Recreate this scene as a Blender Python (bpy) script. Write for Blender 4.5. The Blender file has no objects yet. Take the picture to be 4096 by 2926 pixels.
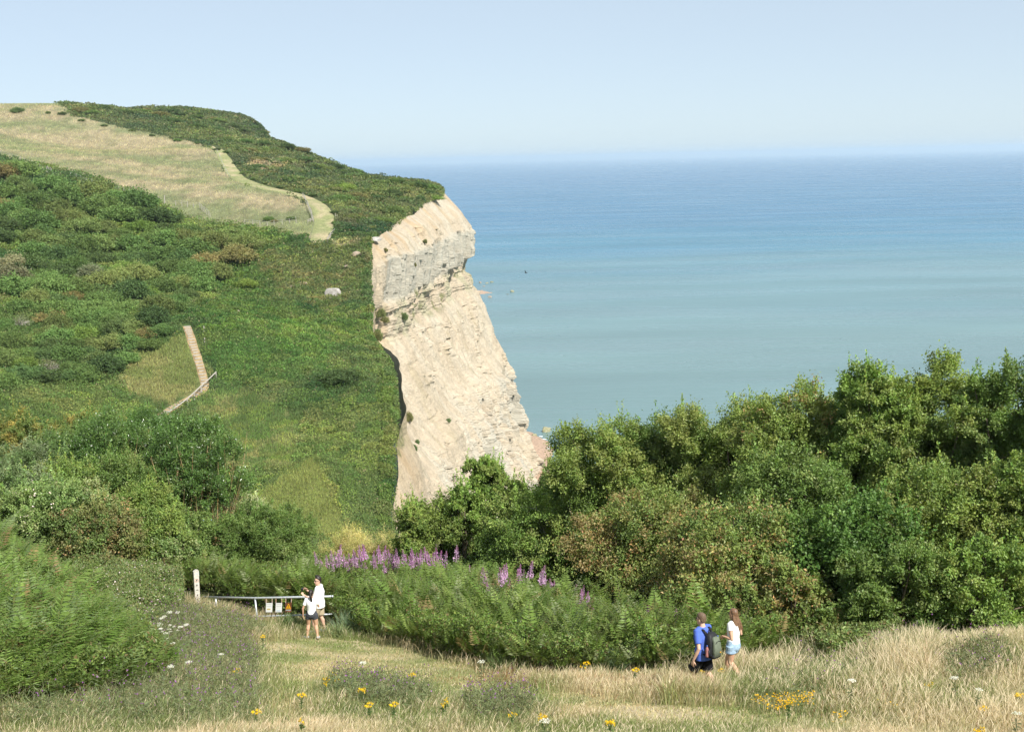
HAZE_D = 7e-5
SUN_AZ_DEG, SUN_EL_DEG, SUN_E = 143.0, 43.0, 4.2
SKY_AIR, SKY_DUST, SKY_OZ, SKY_S = 0.6, 1.6, 1.0, 0.084
EXPOSURE = 0.92
DENOISE = True
import bpy, bmesh, math, random
import numpy as np
from mathutils import Vector, Matrix

random.seed(11)
rng = np.random.default_rng(11)
scene = bpy.context.scene
col = scene.collection
PI = math.pi
R = math.radians

# ---------------------------------------------------------------- camera numbers
CAMZ = 90.0
FPX = 50.0 / 36.0 * 1024
PITCH, ROLL = R(8.29), R(1.29)
_r0 = np.array([1.0, 0, 0])
_fw = np.array([0, math.cos(PITCH), -math.sin(PITCH)])
_u0 = np.array([0, math.sin(PITCH), math.cos(PITCH)])
_rt = math.cos(ROLL) * _r0 - math.sin(ROLL) * _u0
_up = math.cos(ROLL) * _u0 + math.sin(ROLL) * _r0
CAM = np.array([0, 0, CAMZ])


def ray(px, py):
    d = _fw + (px - 512) / FPX * _rt + (365.5 - py) / FPX * _up
    return d / d[1]


def U(px, py, Y):
    """point that sits Y metres in front of the viewpoint on the line of sight px, py"""
    return CAM + ray(px, py) * Y


# ---------------------------------------------------------------- noise
def _hash(*c):
    h = np.zeros(np.broadcast(*c).shape, dtype=np.uint32)
    for k, m in zip(c, (374761393, 668265263, 2147483647, 1274126177)):
        h = h + (np.asarray(k).astype(np.int64) & 0xFFFFFFFF).astype(np.uint32) * np.uint32(m & 0xFFFFFFFF)
    h = (h ^ (h >> np.uint32(13))) * np.uint32(1274126177)
    h = (h ^ (h >> np.uint32(15))) * np.uint32(2246822519)
    h = h ^ (h >> np.uint32(16))
    return h.astype(np.float64) / 4294967295.0


def vnoise2(x, y, seed=0):
    x = np.asarray(x, float); y = np.asarray(y, float)
    xi = np.floor(x); yi = np.floor(y)
    fx = x - xi; fy = y - yi
    fx = fx * fx * (3 - 2 * fx); fy = fy * fy * (3 - 2 * fy)
    a = _hash(xi, yi, xi * 0 + seed); b = _hash(xi + 1, yi, xi * 0 + seed)
    c = _hash(xi, yi + 1, xi * 0 + seed); d = _hash(xi + 1, yi + 1, xi * 0 + seed)
    return (a * (1 - fx) + b * fx) * (1 - fy) + (c * (1 - fx) + d * fx) * fy


def fbm2(x, y, oct=4, seed=0, gain=0.5):
    s = 0.0; a = 1.0; t = 0.0
    for o in range(oct):
        s = s + a * vnoise2(np.asarray(x) * 2 ** o + 17.3 * o, np.asarray(y) * 2 ** o - 9.1 * o, seed + o)
        t += a; a *= gain
    return s / t          # 0..1, mean 0.5


def worley(x, y, s, seed=0):
    """distance to the nearest scattered centre (in cells) and a random number of that centre"""
    x = np.asarray(x, float) / s; y = np.asarray(y, float) / s
    xi = np.floor(x); yi = np.floor(y)
    best = np.full(x.shape, 9.0); idv = np.zeros(x.shape)
    for a in (-1, 0, 1):
        for b in (-1, 0, 1):
            cx = xi + a; cy = yi + b
            h1 = _hash(cx, cy, cx * 0 + seed); h2 = _hash(cx, cy, cx * 0 + seed + 31)
            d = np.hypot(cx + .15 + .7 * h1 - x, cy + .15 + .7 * h2 - y)
            m = d < best
            best = np.where(m, d, best); idv = np.where(m, (h1 * 7.13 + h2 * 3.7) % 1.0, idv)
    return best, idv


def smooth(a, b, x):
    t = np.clip((np.asarray(x, float) - a) / (b - a), 0, 1)
    return t * t * (3 - 2 * t)


def inpoly(x, y, poly):
    x = np.asarray(x); y = np.asarray(y)
    ins = np.zeros(x.shape, bool)
    n = len(poly)
    for i in range(n):
        x0, y0 = poly[i][0], poly[i][1]; x1, y1 = poly[(i + 1) % n][0], poly[(i + 1) % n][1]
        if y0 == y1:
            continue
        c = ((y0 > y) != (y1 > y)) & (x < (x1 - x0) * (y - y0) / (y1 - y0) + x0)
        ins ^= c
    return ins


# ---------------------------------------------------------------- mesh builders
def mesh_np(name, verts, faces, mats, colour=None, smooth_shade=False, midx=None):
    """verts (n,3); faces (m,4) or (m,3) int array, or list of such arrays; colour (n,3)"""
    me = bpy.data.meshes.new(name)
    if not isinstance(faces, list):
        faces = [faces]
    faces = [np.asarray(f, np.int32) for f in faces if len(f)]
    nv = len(verts)
    me.vertices.add(nv)
    me.vertices.foreach_set('co', np.asarray(verts, np.float32).ravel())
    nl = sum(f.size for f in faces); nf = sum(len(f) for f in faces)
    me.loops.add(nl); me.polygons.add(nf)
    me.loops.foreach_set('vertex_index', np.concatenate([f.ravel() for f in faces]))
    starts = []; tot = 0
    for f in faces:
        k = f.shape[1]
        starts.append(tot + np.arange(len(f), dtype=np.int32) * k); tot += f.size
    me.polygons.foreach_set('loop_start', np.concatenate(starts).astype(np.int32))
    if smooth_shade:
        me.polygons.foreach_set('use_smooth', np.ones(nf, bool))
    else:
        me.polygons.foreach_set('use_smooth', np.zeros(nf, bool))
    if not isinstance(mats, (list, tuple)):
        mats = [mats]
    for m in mats:
        me.materials.append(m)
    if midx is not None:
        me.polygons.foreach_set('material_index', np.asarray(midx, np.int32))
    if colour is not None:
        at = me.attributes.new('tone', 'FLOAT_COLOR', 'POINT')
        c = np.ones((nv, 4), np.float32); c[:, :3] = colour
        at.data.foreach_set('color', c.ravel())
    me.update()
    return me


def link(name, me, parent=None, loc=None):
    o = bpy.data.objects.new(name, me)
    col.objects.link(o)
    if parent is not None:
        o.parent = parent
    if loc is not None:
        o.location = loc
    return o


def empty(name, loc=(0, 0, 0), rz=0.0):
    o = bpy.data.objects.new(name, None)
    o.empty_display_size = 0.3
    col.objects.link(o)
    o.location = loc
    o.rotation_euler = (0, 0, rz)
    return o


def tag(o, label=None, cat=None, group=None, kind=None):
    if label:
        o['label'] = label
    if cat:
        o['category'] = cat
    if group:
        o['group'] = group
    if kind:
        o['kind'] = kind
    return o


class MB:
    """collects polygons for one small mesh"""
    def __init__(self):
        self.v = []; self.f = []

    def add(self, vs, fs):
        b = len(self.v)
        self.v += [tuple(float(q) for q in p) for p in vs]
        self.f += [tuple(i + b for i in f) for f in fs]
        return self

    def box(self, c, s, rot=None):
        vs = []
        for z in (-.5, .5):
            for x, y in ((-.5, -.5), (.5, -.5), (.5, .5), (-.5, .5)):
                p = Vector((x * s[0], y * s[1], z * s[2]))
                if rot is not None:
                    p = rot @ p
                vs.append(p + Vector(c))
        return self.add(vs, [(3, 2, 1, 0), (4, 5, 6, 7), (0, 1, 5, 4), (1, 2, 6, 5), (2, 3, 7, 6), (3, 0, 4, 7)])

    def loft(self, rings, cap=True):
        n = len(rings[0]); vs = [p for r in rings for p in r]; fs = []
        for i in range(len(rings) - 1):
            for j in range(n):
                k = (j + 1) % n
                fs.append((i * n + j, i * n + k, (i + 1) * n + k, (i + 1) * n + j))
        if cap:
            fs.append(tuple(range(n - 1, -1, -1)))
            fs.append(tuple((len(rings) - 1) * n + j for j in range(n)))
        return self.add(vs, fs)

    def tube(self, pts, rad, n=8, cap=True):
        pts = [Vector(p) for p in pts]
        if not hasattr(rad, '__len__'):
            rad = [rad] * len(pts)
        rings = []
        ref = None
        for i, p in enumerate(pts):
            d = (pts[min(i + 1, len(pts) - 1)] - pts[max(i - 1, 0)]).normalized()
            if ref is None:
                ref = Vector((1, 0, 0)) if abs(d.x) < .8 else Vector((0, 1, 0))
            a = (ref - d * ref.dot(d)).normalized(); ref = a
            b = d.cross(a)
            rings.append([p + (a * math.cos(2 * PI * j / n) + b * math.sin(2 * PI * j / n)) * rad[i] for j in range(n)])
        return self.loft(rings, cap)

    def mesh(self, name, mat, smooth_shade=False):
        me = bpy.data.meshes.new(name)
        me.from_pydata(self.v, [], self.f)
        for m in (mat if isinstance(mat, (list, tuple)) else [mat]):
            me.materials.append(m)
        if smooth_shade:
            me.polygons.foreach_set('use_smooth', np.ones(len(me.polygons), bool))
        me.update()
        return me

    def obj(self, name, mat, parent=None, smooth_shade=False, loc=None):
        return link(name, self.mesh(name, mat, smooth_shade), parent, loc)


# ---------------------------------------------------------------- materials
def new_mat(name):
    m = bpy.data.materials.new(name)
    m.use_nodes = True
    nt = m.node_tree
    for n in list(nt.nodes):
        nt.nodes.remove(n)
    out = nt.nodes.new('ShaderNodeOutputMaterial')
    return m, nt, out


def N(nt, t, **kw):
    n = nt.nodes.new(t)
    for k, v in kw.items():
        if k.startswith('i_'):
            n.inputs[k[2:].replace('_', ' ')].default_value = v
        else:
            setattr(n, k, v)
    return n


def mixcol(nt, mode, fac, a, b):
    n = nt.nodes.new('ShaderNodeMix'); n.data_type = 'RGBA'; n.blend_type = mode
    for idx, v in ((0, fac), (6, a), (7, b)):
        if hasattr(v, 'links') or hasattr(v, 'is_output'):
            nt.links.new(v, n.inputs[idx])
        elif idx == 0:
            n.inputs[idx].default_value = v
        else:
            n.inputs[idx].default_value = (*v, 1)
    return n.outputs[2]


def plain(name, c, rough=0.6, spec=0.3, metal=0.0, noise=0.0, nscale=20.0, bump=0.0, c2=None):
    m, nt, out = new_mat(name)
    b = N(nt, 'ShaderNodeBsdfPrincipled')
    b.inputs['Roughness'].default_value = rough
    b.inputs['Specular IOR Level'].default_value = spec
    b.inputs['Metallic'].default_value = metal
    if noise > 0 or bump > 0:
        tc = N(nt, 'ShaderNodeTexCoord')
        nz = N(nt, 'ShaderNodeTexNoise'); nz.inputs['Scale'].default_value = nscale; nz.inputs['Detail'].default_value = 5
        nt.links.new(tc.outputs['Object'], nz.inputs['Vector'])
        if c2 is None:
            c2 = tuple(q * (1 - noise) for q in c)
        mr = N(nt, 'ShaderNodeMapRange'); mr.inputs[1].default_value = .35; mr.inputs[2].default_value = .65
        nt.links.new(nz.outputs['Fac'], mr.inputs[0])
        nt.links.new(mixcol(nt, 'MIX', mr.outputs[0], c, c2), b.inputs['Base Color'])
        if bump > 0:
            bp = N(nt, 'ShaderNodeBump'); bp.inputs['Strength'].default_value = bump; bp.inputs['Distance'].default_value = .02
            nt.links.new(nz.outputs['Fac'], bp.inputs['Height']); nt.links.new(bp.outputs[0], b.inputs['Normal'])
    else:
        b.inputs['Base Color'].default_value = (*c, 1)
    nt.links.new(b.outputs[0], out.inputs[0])
    return m


def leafy(name, trans=0.3, rough=0.5, spec=0.25, gain=1.0, vary=0.0):
    """foliage: albedo from the 'tone' attribute times the object's colour"""
    m, nt, out = new_mat(name)
    at = N(nt, 'ShaderNodeAttribute'); at.attribute_name = 'tone'
    oi = N(nt, 'ShaderNodeObjectInfo')
    c = mixcol(nt, 'MULTIPLY', 1.0, at.outputs['Color'], oi.outputs['Color'])
    if gain != 1.0:
        c = mixcol(nt, 'MULTIPLY', 1.0, c, (gain, gain, gain))
    b = N(nt, 'ShaderNodeBsdfPrincipled')
    b.inputs['Roughness'].default_value = rough
    b.inputs['Specular IOR Level'].default_value = spec
    nt.links.new(c, b.inputs['Base Color'])
    t = N(nt, 'ShaderNodeBsdfTranslucent')
    nt.links.new(mixcol(nt, 'MULTIPLY', 1.0, c, (1.25, 1.2, .6)), t.inputs['Color'])
    mx = N(nt, 'ShaderNodeMixShader'); mx.inputs[0].default_value = trans
    nt.links.new(b.outputs[0], mx.inputs[1]); nt.links.new(t.outputs[0], mx.inputs[2])
    nt.links.new(mx.outputs[0], out.inputs[0])
    return m


LEAF = leafy('leaf', .36, .45, .3, 2.15)
LEAF_GLOSS = leafy('glossy_leaf', .25, .3, .5, 1.8)
GRASS = leafy('grass_blade', .35, .6, .15)
FAR_LEAF = leafy('far_leaf', .30, .6, .12, 1.75)
# ---------------------------------------------------------------- the lie of the land
# sight lines with a distance fix the main points of the ground: (px, py, Y, drop under the plants)
CTRL_PX = [
    # meadow
    (0, 731, 22, .3), (250, 731, 22.5, .2), (512, 731, 23, .2), (800, 731, 23, .1), (1024, 731, 23, .3),
    (735, 692, 28.4, 0), (1000, 634, 30, .3), (860, 668, 30, .4), (600, 700, 27.5, 0), (450, 690, 30, 0), (310, 636, 43, 0), (318, 633, 44.2, 0),
    (258, 627, 44.5, 0), (195, 612, 44, 0), (100, 575, 44, .6), (0, 555, 42, .6), (0, 640, 30, .4), (150, 632, 36, .4),
    (400, 660, 37.5, 0), (560, 684, 31.5, 0), (700, 672, 32, 0), (330, 632, 44, 0),
    # slope across the glen
    (207, 387, 200, 0), (182, 326, 222, 0), (155, 418, 190, 0), (335, 297, 275, 0), (300, 430, 185, 1), (300, 520, 160, .5), (330, 480, 170, .3),
    (393, 520, 165, .5), (398, 410, 190, 1), (378, 330, 240, 1), (378, 290, 270, 1), (378, 248, 300, 0),
    (330, 240, 305, 0), (330, 205, 345, 1), (280, 184, 400, 0), (235, 176, 430, 0), (224, 150, 500, 0),
    (0, 155, 430, 0), (0, 107, 650, 0), (75, 107, 655, 0), (150, 118, 650, 0), (100, 101, 730, 6), (190, 107, 700, 7.5), (228, 118, 665, 7), (252, 122, 640, 5), (295, 141, 585, 3),
    (340, 158, 520, 3), (400, 172, 465, 3), (435, 180, 440, 2), (447, 197, 425, 0), (430, 203, 400, 0), (400, 229, 335, 0), (415, 215, 370, 0),
    (0, 300, 230, 3), (0, 380, 185, 2), (0, 200, 330, 3), (100, 180, 390, 0), (150, 200, 360, 0), (200, 222, 335, 0), (270, 232, 318, 0),
    (100, 250, 290, 3), (200, 280, 260, 3), (100, 330, 215, 3), (260, 290, 265, 1.5), (230, 350, 210, 1), (60, 170, 405, 0),
    (120, 150, 520, 0), (50, 135, 540, 0), (280, 230, 322, 0), (320, 225, 325, 0),
]
CTRL_W = [  # hidden ground: x, y, z
    (0, 0, 88.3), (-20, 0, 89.5), (25, 0, 87), (-12, 12, 84.8), (0, 12, 84.2), (12, 12, 84), (40, 0, 86), (-40, 0, 91), (-40, 30, 86),
    (0, 56, 72.6), (-12, 57, 73.2), (-5, 53, 73.7), (-25, 60, 73.5), (-45, 60, 77), (15, 48, 75.0), (25, 45, 76.6), (40, 40, 78), (50, 20, 81), (10, 40, 76.2), (14, 33, 77.9), (22, 36, 78.2),
    (0, 75, 65), (-20, 78, 66), (-45, 80, 70), (30, 60, 71),
    (0, 100, 54), (-20, 105, 55), (-50, 105, 58), (-90, 100, 72), (-15, 135, 45), (-40, 140, 47), (-70, 140, 52), (-110, 150, 62), (-8, 150, 44),
    (-120, 250, 79), (-200, 300, 95), (-230, 420, 108), (-330, 600, 124), (-350, 800, 118), (-120, 830, 108), (-200, 900, 108), (-150, 690, 100), (-50, 500, 80), (-70, 560, 86), (-95, 625, 92),
]
_cp = [U(a, b, Y) - np.array([0, 0, d]) for a, b, Y, d in CTRL_PX] + [np.array(q, float) for q in CTRL_W]
_cp = np.array(_cp)
_S = 100.0


def _tps_k(r2):
    return np.where(r2 > 1e-12, 0.5 * r2 * np.log(np.maximum(r2, 1e-12)), 0.0)


_P = _cp[:, :2] / _S
_n = len(_P)
_K = _tps_k(((_P[:, None] - _P[None]) ** 2).sum(-1)) + np.eye(_n) * 2e-5
_A = np.zeros((_n + 3, _n + 3)); _A[:_n, :_n] = _K
_Q = np.c_[np.ones(_n), _P]; _A[:_n, _n:] = _Q; _A[_n:, :_n] = _Q.T
_wts = np.linalg.solve(_A, np.r_[_cp[:, 2], 0, 0, 0])


def HS(x, y):
    x = np.asarray(x, float); y = np.asarray(y, float)
    sh = x.shape; xf = x.ravel() / _S; yf = y.ravel() / _S
    out = np.empty(xf.shape)
    for i in range(0, len(xf), 40000):
        a = xf[i:i + 40000]; b = yf[i:i + 40000]
        k = _tps_k((a[:, None] - _P[None, :, 0]) ** 2 + (b[:, None] - _P[None, :, 1]) ** 2)
        out[i:i + 40000] = k @ _wts[:_n] + _wts[_n] + _wts[_n + 1] * a + _wts[_n + 2] * b
    return out.reshape(sh)


def Hh(x, y):
    """ground height"""
    x = np.asarray(x, float); y = np.asarray(y, float)
    z = HS(x, y)
    amp = smooth(70, 160, y)
    z = z + amp * (1.8 * (fbm2(x / 22, y / 22, 3, 5) - .5) + .9 * (fbm2(x / 6, y / 6, 2, 9) - .5)) * (1 - .8 * smooth(285, 320, y))
    z = z + (1 - amp) * .22 * (fbm2(x / 1.6, y / 1.6, 3, 3) - .5)
    return z


_EY = np.array([-12, 20, 45, 65, 90, 115, 140, 165, 190, 215, 240, 270, 300, 335, 370, 400, 425, 436, 445, 470, 520, 580, 640, 720, 800, 920.])
_EX = np.array([75, 66, 54, 40, 18, 0, -9, -14.6, -16.2, -18.8, -23.9, -27.0, -29.6, -27.6, -25.6, -23, -19.4, -19.8, -22, -32, -50, -70, -94, -122, -168, -240.])


def XE(y):
    y = np.asarray(y, float)
    w = .7 * (fbm2(y / 7, y * 0, 3, 21) - .5) * smooth(120, 170, y) + 1.0 * (fbm2(y / 30, y * 0, 2, 22) - .5) * smooth(120, 170, y)
    return np.interp(y, _EY, _EX) + w


def G(px, py, ymin=12.0, ymax=900.0, n=1500):
    """where the line of sight px, py meets the ground"""
    d = ray(px, py)
    Y = np.geomspace(ymin, ymax, n)
    x = d[0] * Y; z = CAMZ + d[2] * Y
    hit = (z < Hh(x, Y)) & (x < XE(Y) + .5)
    if not hit.any():
        return None
    i = int(np.argmax(hit))
    if i > 0:
        Y2 = np.linspace(Y[i - 1], Y[i], 30)
        h2 = (CAMZ + d[2] * Y2) < Hh(d[0] * Y2, Y2)
        yy = Y2[int(np.argmax(h2))] if h2.any() else Y[i]
    else:
        yy = Y[0]
    xx = d[0] * yy
    return np.array([xx, yy, float(Hh(xx, yy))])


def plan(poly, ymin=12.0):
    out = []
    for a, b in poly:
        g = G(a, b, ymin)
        if g is not None:
            out.append((g[0], g[1]))
    return out


def zat(x, y):
    return float(Hh(np.array([x]), np.array([y]))[0])


# masks in plan ---------------------------------------------------------------
FIELD = plan([(72, 116), (124, 128), (168, 138), (201, 143), (212, 150), (222, 162), (232, 178), (250, 186), (290, 196), (316, 210), (318, 222), (328, 239),
              (318, 240), (300, 238), (268, 230), (232, 226), (200, 217), (150, 197), (100, 178), (50, 166), (0, 156)], 260)
FIELD += [(-320, 430), (-360, 880), (-262, 790)]
PATHGRASS = plan([(140, 352), (185, 335), (198, 360), (204, 388), (160, 412), (140, 405), (125, 380)], 120)
YELLOW = plan([(292, 470), (316, 455), (322, 480), (338, 512), (352, 530), (300, 545), (262, 500), (270, 480)], 120)
DRYGREEN = plan([(195, 395), (235, 385), (300, 420), (290, 470), (240, 470), (205, 430)], 120)
HEATHER = plan([(262, 255), (375, 248), (380, 330), (330, 320), (300, 300), (262, 275)], 120)
BRIGHT = plan([(195, 330), (300, 322), (335, 345), (330, 375), (260, 385), (205, 372)], 120)
CRESTM = [(-10, 310), (-24, 305), (-45, 330), (-60, 372), (-90, 430), (-300, 640), (-300, 900), (0, 900)]
DRYP = plan([(250, 163), (283, 162), (285, 169), (258, 173)], 280)
SANDP = plan([(331, 242.5), (374, 242), (375, 247), (336, 248)], 200)
DARKTURF = plan([(185, 245), (265, 252), (270, 290), (290, 325), (200, 320), (215, 280)], 120)


def hill_tone(x, y):
    """colour of the low plant cover across the glen, with haze mixed in on the crest"""
    n1 = fbm2(x / 9, y / 9, 4, 40); n2 = fbm2(x / 2.4, y / 2.4, 3, 41); n3 = fbm2(x / 30, y / 30, 3, 42)
    base = np.array([.064, .093, .033])
    c = np.ones(x.shape + (3,)) * base
    c = c + (n3 - .5)[..., None] * np.array([.06, .07, .01]) + (n1 - .5)[..., None] * np.array([.08, .07, .03])
    def blend(mask, colr, k):
        nonlocal c
        w = (mask.astype(float) * k)[..., None]
        c = c * (1 - w) + np.array(colr) * w
    jx = x + 7 * (fbm2(x / 5, y / 5, 3, 50) - .5); jy = y + 9 * (fbm2(x / 5, y / 5, 3, 51) - .5)
    blend(inpoly(jx, jy, DARKTURF), (.048, .080, .024), .75)
    hm = inpoly(jx, jy, HEATHER)
    blend(hm, (.085, .100, .040), .7); blend(hm & (n2 > .60), (.110, .100, .055), .5)
    blend(inpoly(jx, jy, BRIGHT), (.066, .115, .030), .5)
    dg = inpoly(jx, jy, DRYGREEN)
    blend(dg, (.085, .12, .042), .6); blend(dg & (n2 > .58), (.15, .145, .068), .5)
    pg = inpoly(jx, jy, PATHGRASS)
    blend(pg, (.13, .145, .055), .7); blend(pg & (n1 > .54), (.18, .165, .08), .5)
    blend(inpoly(jx, jy, DRYP), (.185, .170, .095), .8); blend(inpoly(x, y, SANDP), (.21, .19, .12), .8)
    ye = inpoly(jx, jy, YELLOW)
    blend(ye, (.165, .175, .058), .55)
    jf = x + 5 * (fbm2(x / 4, y / 6, 3, 52) - .5); jg = y + 9 * (fbm2(x / 4, y / 6, 3, 53) - .5)
    fl = inpoly(jf, jg, FIELD)
    fn = fbm2(x / 34 + .01 * y, y / 16, 4, 60); fn2 = fbm2(x / 5, y / 12, 3, 61)
    tan = np.array([.285, .245, .155]); grn = np.array([.172, .188, .095]); drk = np.array([.105, .125, .060])
    w = np.clip((fn - .30) * 2.6 + (fn2 - .5) * 1.6 - .35 * smooth(380, 335, y), 0, 1)[..., None]
    fn3 = vnoise2(x / .9, y / 3.5, 63)[..., None]
    fc = (grn * (1 - w) + tan * w) * (.78 + .44 * fn3)
    w2 = (smooth(.56, .72, fbm2(x / 7, y / 14, 4, 62)) * (.35 + .4 * smooth(400, 340, y)))[..., None]
    fc = fc * (1 - w2) + drk * w2
    c = np.where(fl[..., None], fc, c)
    c = np.where((inpoly(x, y, CRESTM) & ~fl)[..., None], c * np.array([1.0, .87, 1.12]), c)  # distance haze painted into the crest plants: less green, more blue
    c = np.where(fl[..., None], c, c * np.array([1.12, 1.12, 1.0]))
    return np.clip(c * (.82 + .36 * n2)[..., None], .01, .9), fl


# ---------------------------------------------------------------- land mesh
def ground_mat(name, bump=.5, scale=3.0):
    m, nt, out = new_mat(name)
    at = N(nt, 'ShaderNodeAttribute'); at.attribute_name = 'tone'
    tc = N(nt, 'ShaderNodeTexCoord')
    nz = N(nt, 'ShaderNodeTexNoise'); nz.inputs['Scale'].default_value = scale; nz.inputs['Detail'].default_value = 6; nz.inputs['Roughness'].default_value = .65
    nt.links.new(tc.outputs['Object'], nz.inputs['Vector'])
    mr = N(nt, 'ShaderNodeMapRange'); mr.inputs[1].default_value = .3; mr.inputs[2].default_value = .7; mr.inputs[3].default_value = .72; mr.inputs[4].default_value = 1.25
    nt.links.new(nz.outputs['Fac'], mr.inputs[0])
    b = N(nt, 'ShaderNodeBsdfPrincipled'); b.inputs['Roughness'].default_value = .9; b.inputs['Specular IOR Level'].default_value = .1
    cb = N(nt, 'ShaderNodeCombineColor')
    for i in range(3):
        nt.links.new(mr.outputs[0], cb.inputs[i])
    nt.links.new(mixcol(nt, 'MULTIPLY', 1.0, at.outputs['Color'], cb.outputs[0]), b.inputs['Base Color'])
    bp = N(nt, 'ShaderNodeBump'); bp.inputs['Strength'].default_value = bump; bp.inputs['Distance'].default_value = .4 / scale * 3
    nt.links.new(nz.outputs['Fac'], bp.inputs['Height']); nt.links.new(bp.outputs[0], b.inputs['Normal'])
    nt.links.new(b.outputs[0], out.inputs[0])
    return m


MAT_HILL = ground_mat('hill_turf', .7, 1.2)
MAT_MEADOW = ground_mat('meadow_soil', .6, 14.0)


def land(name, ys, nx, mat, tone):
    u = np.linspace(0, 1, nx)
    xl = -(0.43 * ys + 26)
    xr = XE(ys)
    x = xl[:, None] * (1 - u) + xr[:, None] * u
    y = np.repeat(ys[:, None], nx, 1)
    z = Hh(x, y)
    v = np.stack([x, y, z], -1).reshape(-1, 3)
    i = np.arange(len(ys) * nx).reshape(len(ys), nx)
    f = np.stack([i[:-1, :-1], i[:-1, 1:], i[1:, 1:], i[1:, :-1]], -1).reshape(-1, 4)
    c = tone(x.ravel(), y.ravel())
    me = mesh_np(name, v, f, mat, c, True)
    o = link(name, me); tag(o, kind='structure')
    return o


# foreground masks
MOWN = plan([(244, 642), (330, 637), (385, 644), (430, 655), (480, 671), (545, 688), (640, 702), (740, 708), (800, 712), (850, 731), (640, 731), (610, 722), (520, 709),
             (450, 704), (390, 694), (340, 688), (308, 698), (300, 731), (256, 731), (268, 690), (258, 662)])
BARE = plan([(560, 708), (680, 704), (780, 716), (830, 731), (700, 731), (640, 724), (570, 716)])


def meadow_tone(x, y):
    n1 = fbm2(x / 2.5, y / 2.5, 4, 70)
    straw = np.array([.34, .27, .14]); green = np.array([.135, .15, .055]); soil = np.array([.16, .12, .07])
    w = np.clip((n1 - .4) * 3, 0, 1)[..., None]
    c = green * (1 - w) + straw * w
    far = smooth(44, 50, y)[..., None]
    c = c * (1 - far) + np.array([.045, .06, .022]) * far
    mw = inpoly(x, y, MOWN)
    n2 = fbm2(x / 1.1, y / 1.1, 4, 71)
    w = np.clip((n2 - .42) * 4, 0, 1)[..., None]
    mc = np.array([.22, .24, .095]) * (1 - w) + np.array([.46, .38, .235]) * w
    c = np.where(mw[..., None], mc, c)
    br = inpoly(x, y, BARE)
    w = (br * np.clip((n1 - .38) * 3.5, 0, .8))[..., None]
    c = c * (1 - w) + np.array([.50, .40, .26]) * w
    return c


ys_near = np.r_[np.linspace(-10, 18, 50)[:-1], np.linspace(18, 50, 260)[:-1], np.linspace(50, 64, 50)]
ys_far = np.r_[np.linspace(64, 140, 70)[:-1], np.geomspace(140, 910, 520)]
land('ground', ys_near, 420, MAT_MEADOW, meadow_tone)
land('hillside', ys_far, 420, MAT_HILL, lambda x, y: hill_tone(x, y)[0])
# ---------------------------------------------------------------- cliff
_sil = [(446, 196), (455, 206), (465, 216), (472, 226), (475.5, 231), (476.5, 245), (476, 258), (469, 260.5), (469, 272), (474, 286), (482, 300), (490, 318), (500, 345), (511, 362),
        (513, 385), (517, 410), (523, 432), (528, 446), (533, 458)]
_sp = np.array([U(a, b, 425) for a, b in _sil])
_pz = _sp[:, 2][::-1]; _po = (_sp[:, 0] - _sp[0, 0])[::-1]
_o = np.argsort(_pz); _pz = _pz[_o]; _po = _po[_o]


_sil2 = [q for q in _sil if q[1] not in (245, 258, 260.5, 272)] + [(475.5, 245), (474.5, 258), (474, 272)]
_sp2 = np.array([U(a, b, 425) for a, b in sorted(_sil2, key=lambda q: q[1])])
_pz2 = _sp2[::-1, 2]; _po2 = (_sp2[:, 0] - _sp2[0, 0])[::-1]


def prof_plain(z):
    return np.interp(z, _pz2, _po2)


def prof(z):
    z = np.asarray(z, float)
    return np.interp(z, _pz, _po)


_ey = np.r_[np.linspace(132, 170, 60)[:-1], np.linspace(170, 300, 420)[:-1], np.linspace(300, 432, 330)[:-1], np.linspace(432, 560, 90)]
_ex = XE(_ey)
_ez = Hh(_ex, _ey)
# plan normals from a smoothed edge
_sx = np.interp(_ey, _EY, _EX)
_k = np.hanning(41); _k /= _k.sum()
_sxs = np.convolve(np.pad(_sx, 20, 'edge'), _k, 'valid'); _sys = np.convolve(np.pad(_ey, 20, mode='reflect', reflect_type='odd'), _k, 'valid')
_tx = np.gradient(_sxs); _ty = np.gradient(_sys)
_l = np.hypot(_tx, _ty); _nx, _ny = _ty / _l, -_tx / _l
NT = 420
t = np.linspace(0, 1, NT)
zt = np.clip(_ez, 3, None) + .15
Z = (1 - t)[None, :] * zt[:, None] + t[None, :] * (-1.0)
S = np.cumsum(np.r_[0, np.hypot(np.diff(_ex), np.diff(_ey))])[:, None] * np.ones_like(Z)
zflare = 10 * (1 - smooth(0, 45, Z)) * smooth(422, 395, _ey)[:, None]
_zz = Z + 2.2 * (fbm2(S / 26, Z * 0, 2, 90) - .5) * 2
_kc = np.clip(smooth(388, 404, _ey)[:, None] + .35 * smooth(.45, .7, fbm2(S / 16, Z * 0, 2, 87)), 0, 1)
off = zflare + prof(_zz) * _kc + prof_plain(_zz) * (1 - _kc) - prof(zt)[:, None]
# zones
lay = Z + 1.6 * (fbm2(S / 30, Z / 30, 3, 91) - .5) * 2
up_rock = smooth(58.5, 60.5, lay) * (1 - smooth(68.8, 70.2, lay))
mid_led = smooth(50, 53, lay) * (1 - smooth(58.5, 60.5, lay))
low_rock = (1 - smooth(25, 32, lay + 8 * (fbm2(S / 22, Z / 12, 3, 92) - .5) * 2)) * (.55 + .45 * smooth(.42, .6, fbm2(S / 18, Z / 9, 3, 93)))
sand = 1 - np.clip(up_rock + .75 * mid_led + low_rock, 0, 1)
jx = S + .8 * (fbm2(S / 3, Z / 4, 2, 94) - .5)


def steps(s, w, seed):
    k = np.floor(s / w)
    return _hash(k, k * 0 + seed) - .5


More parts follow.
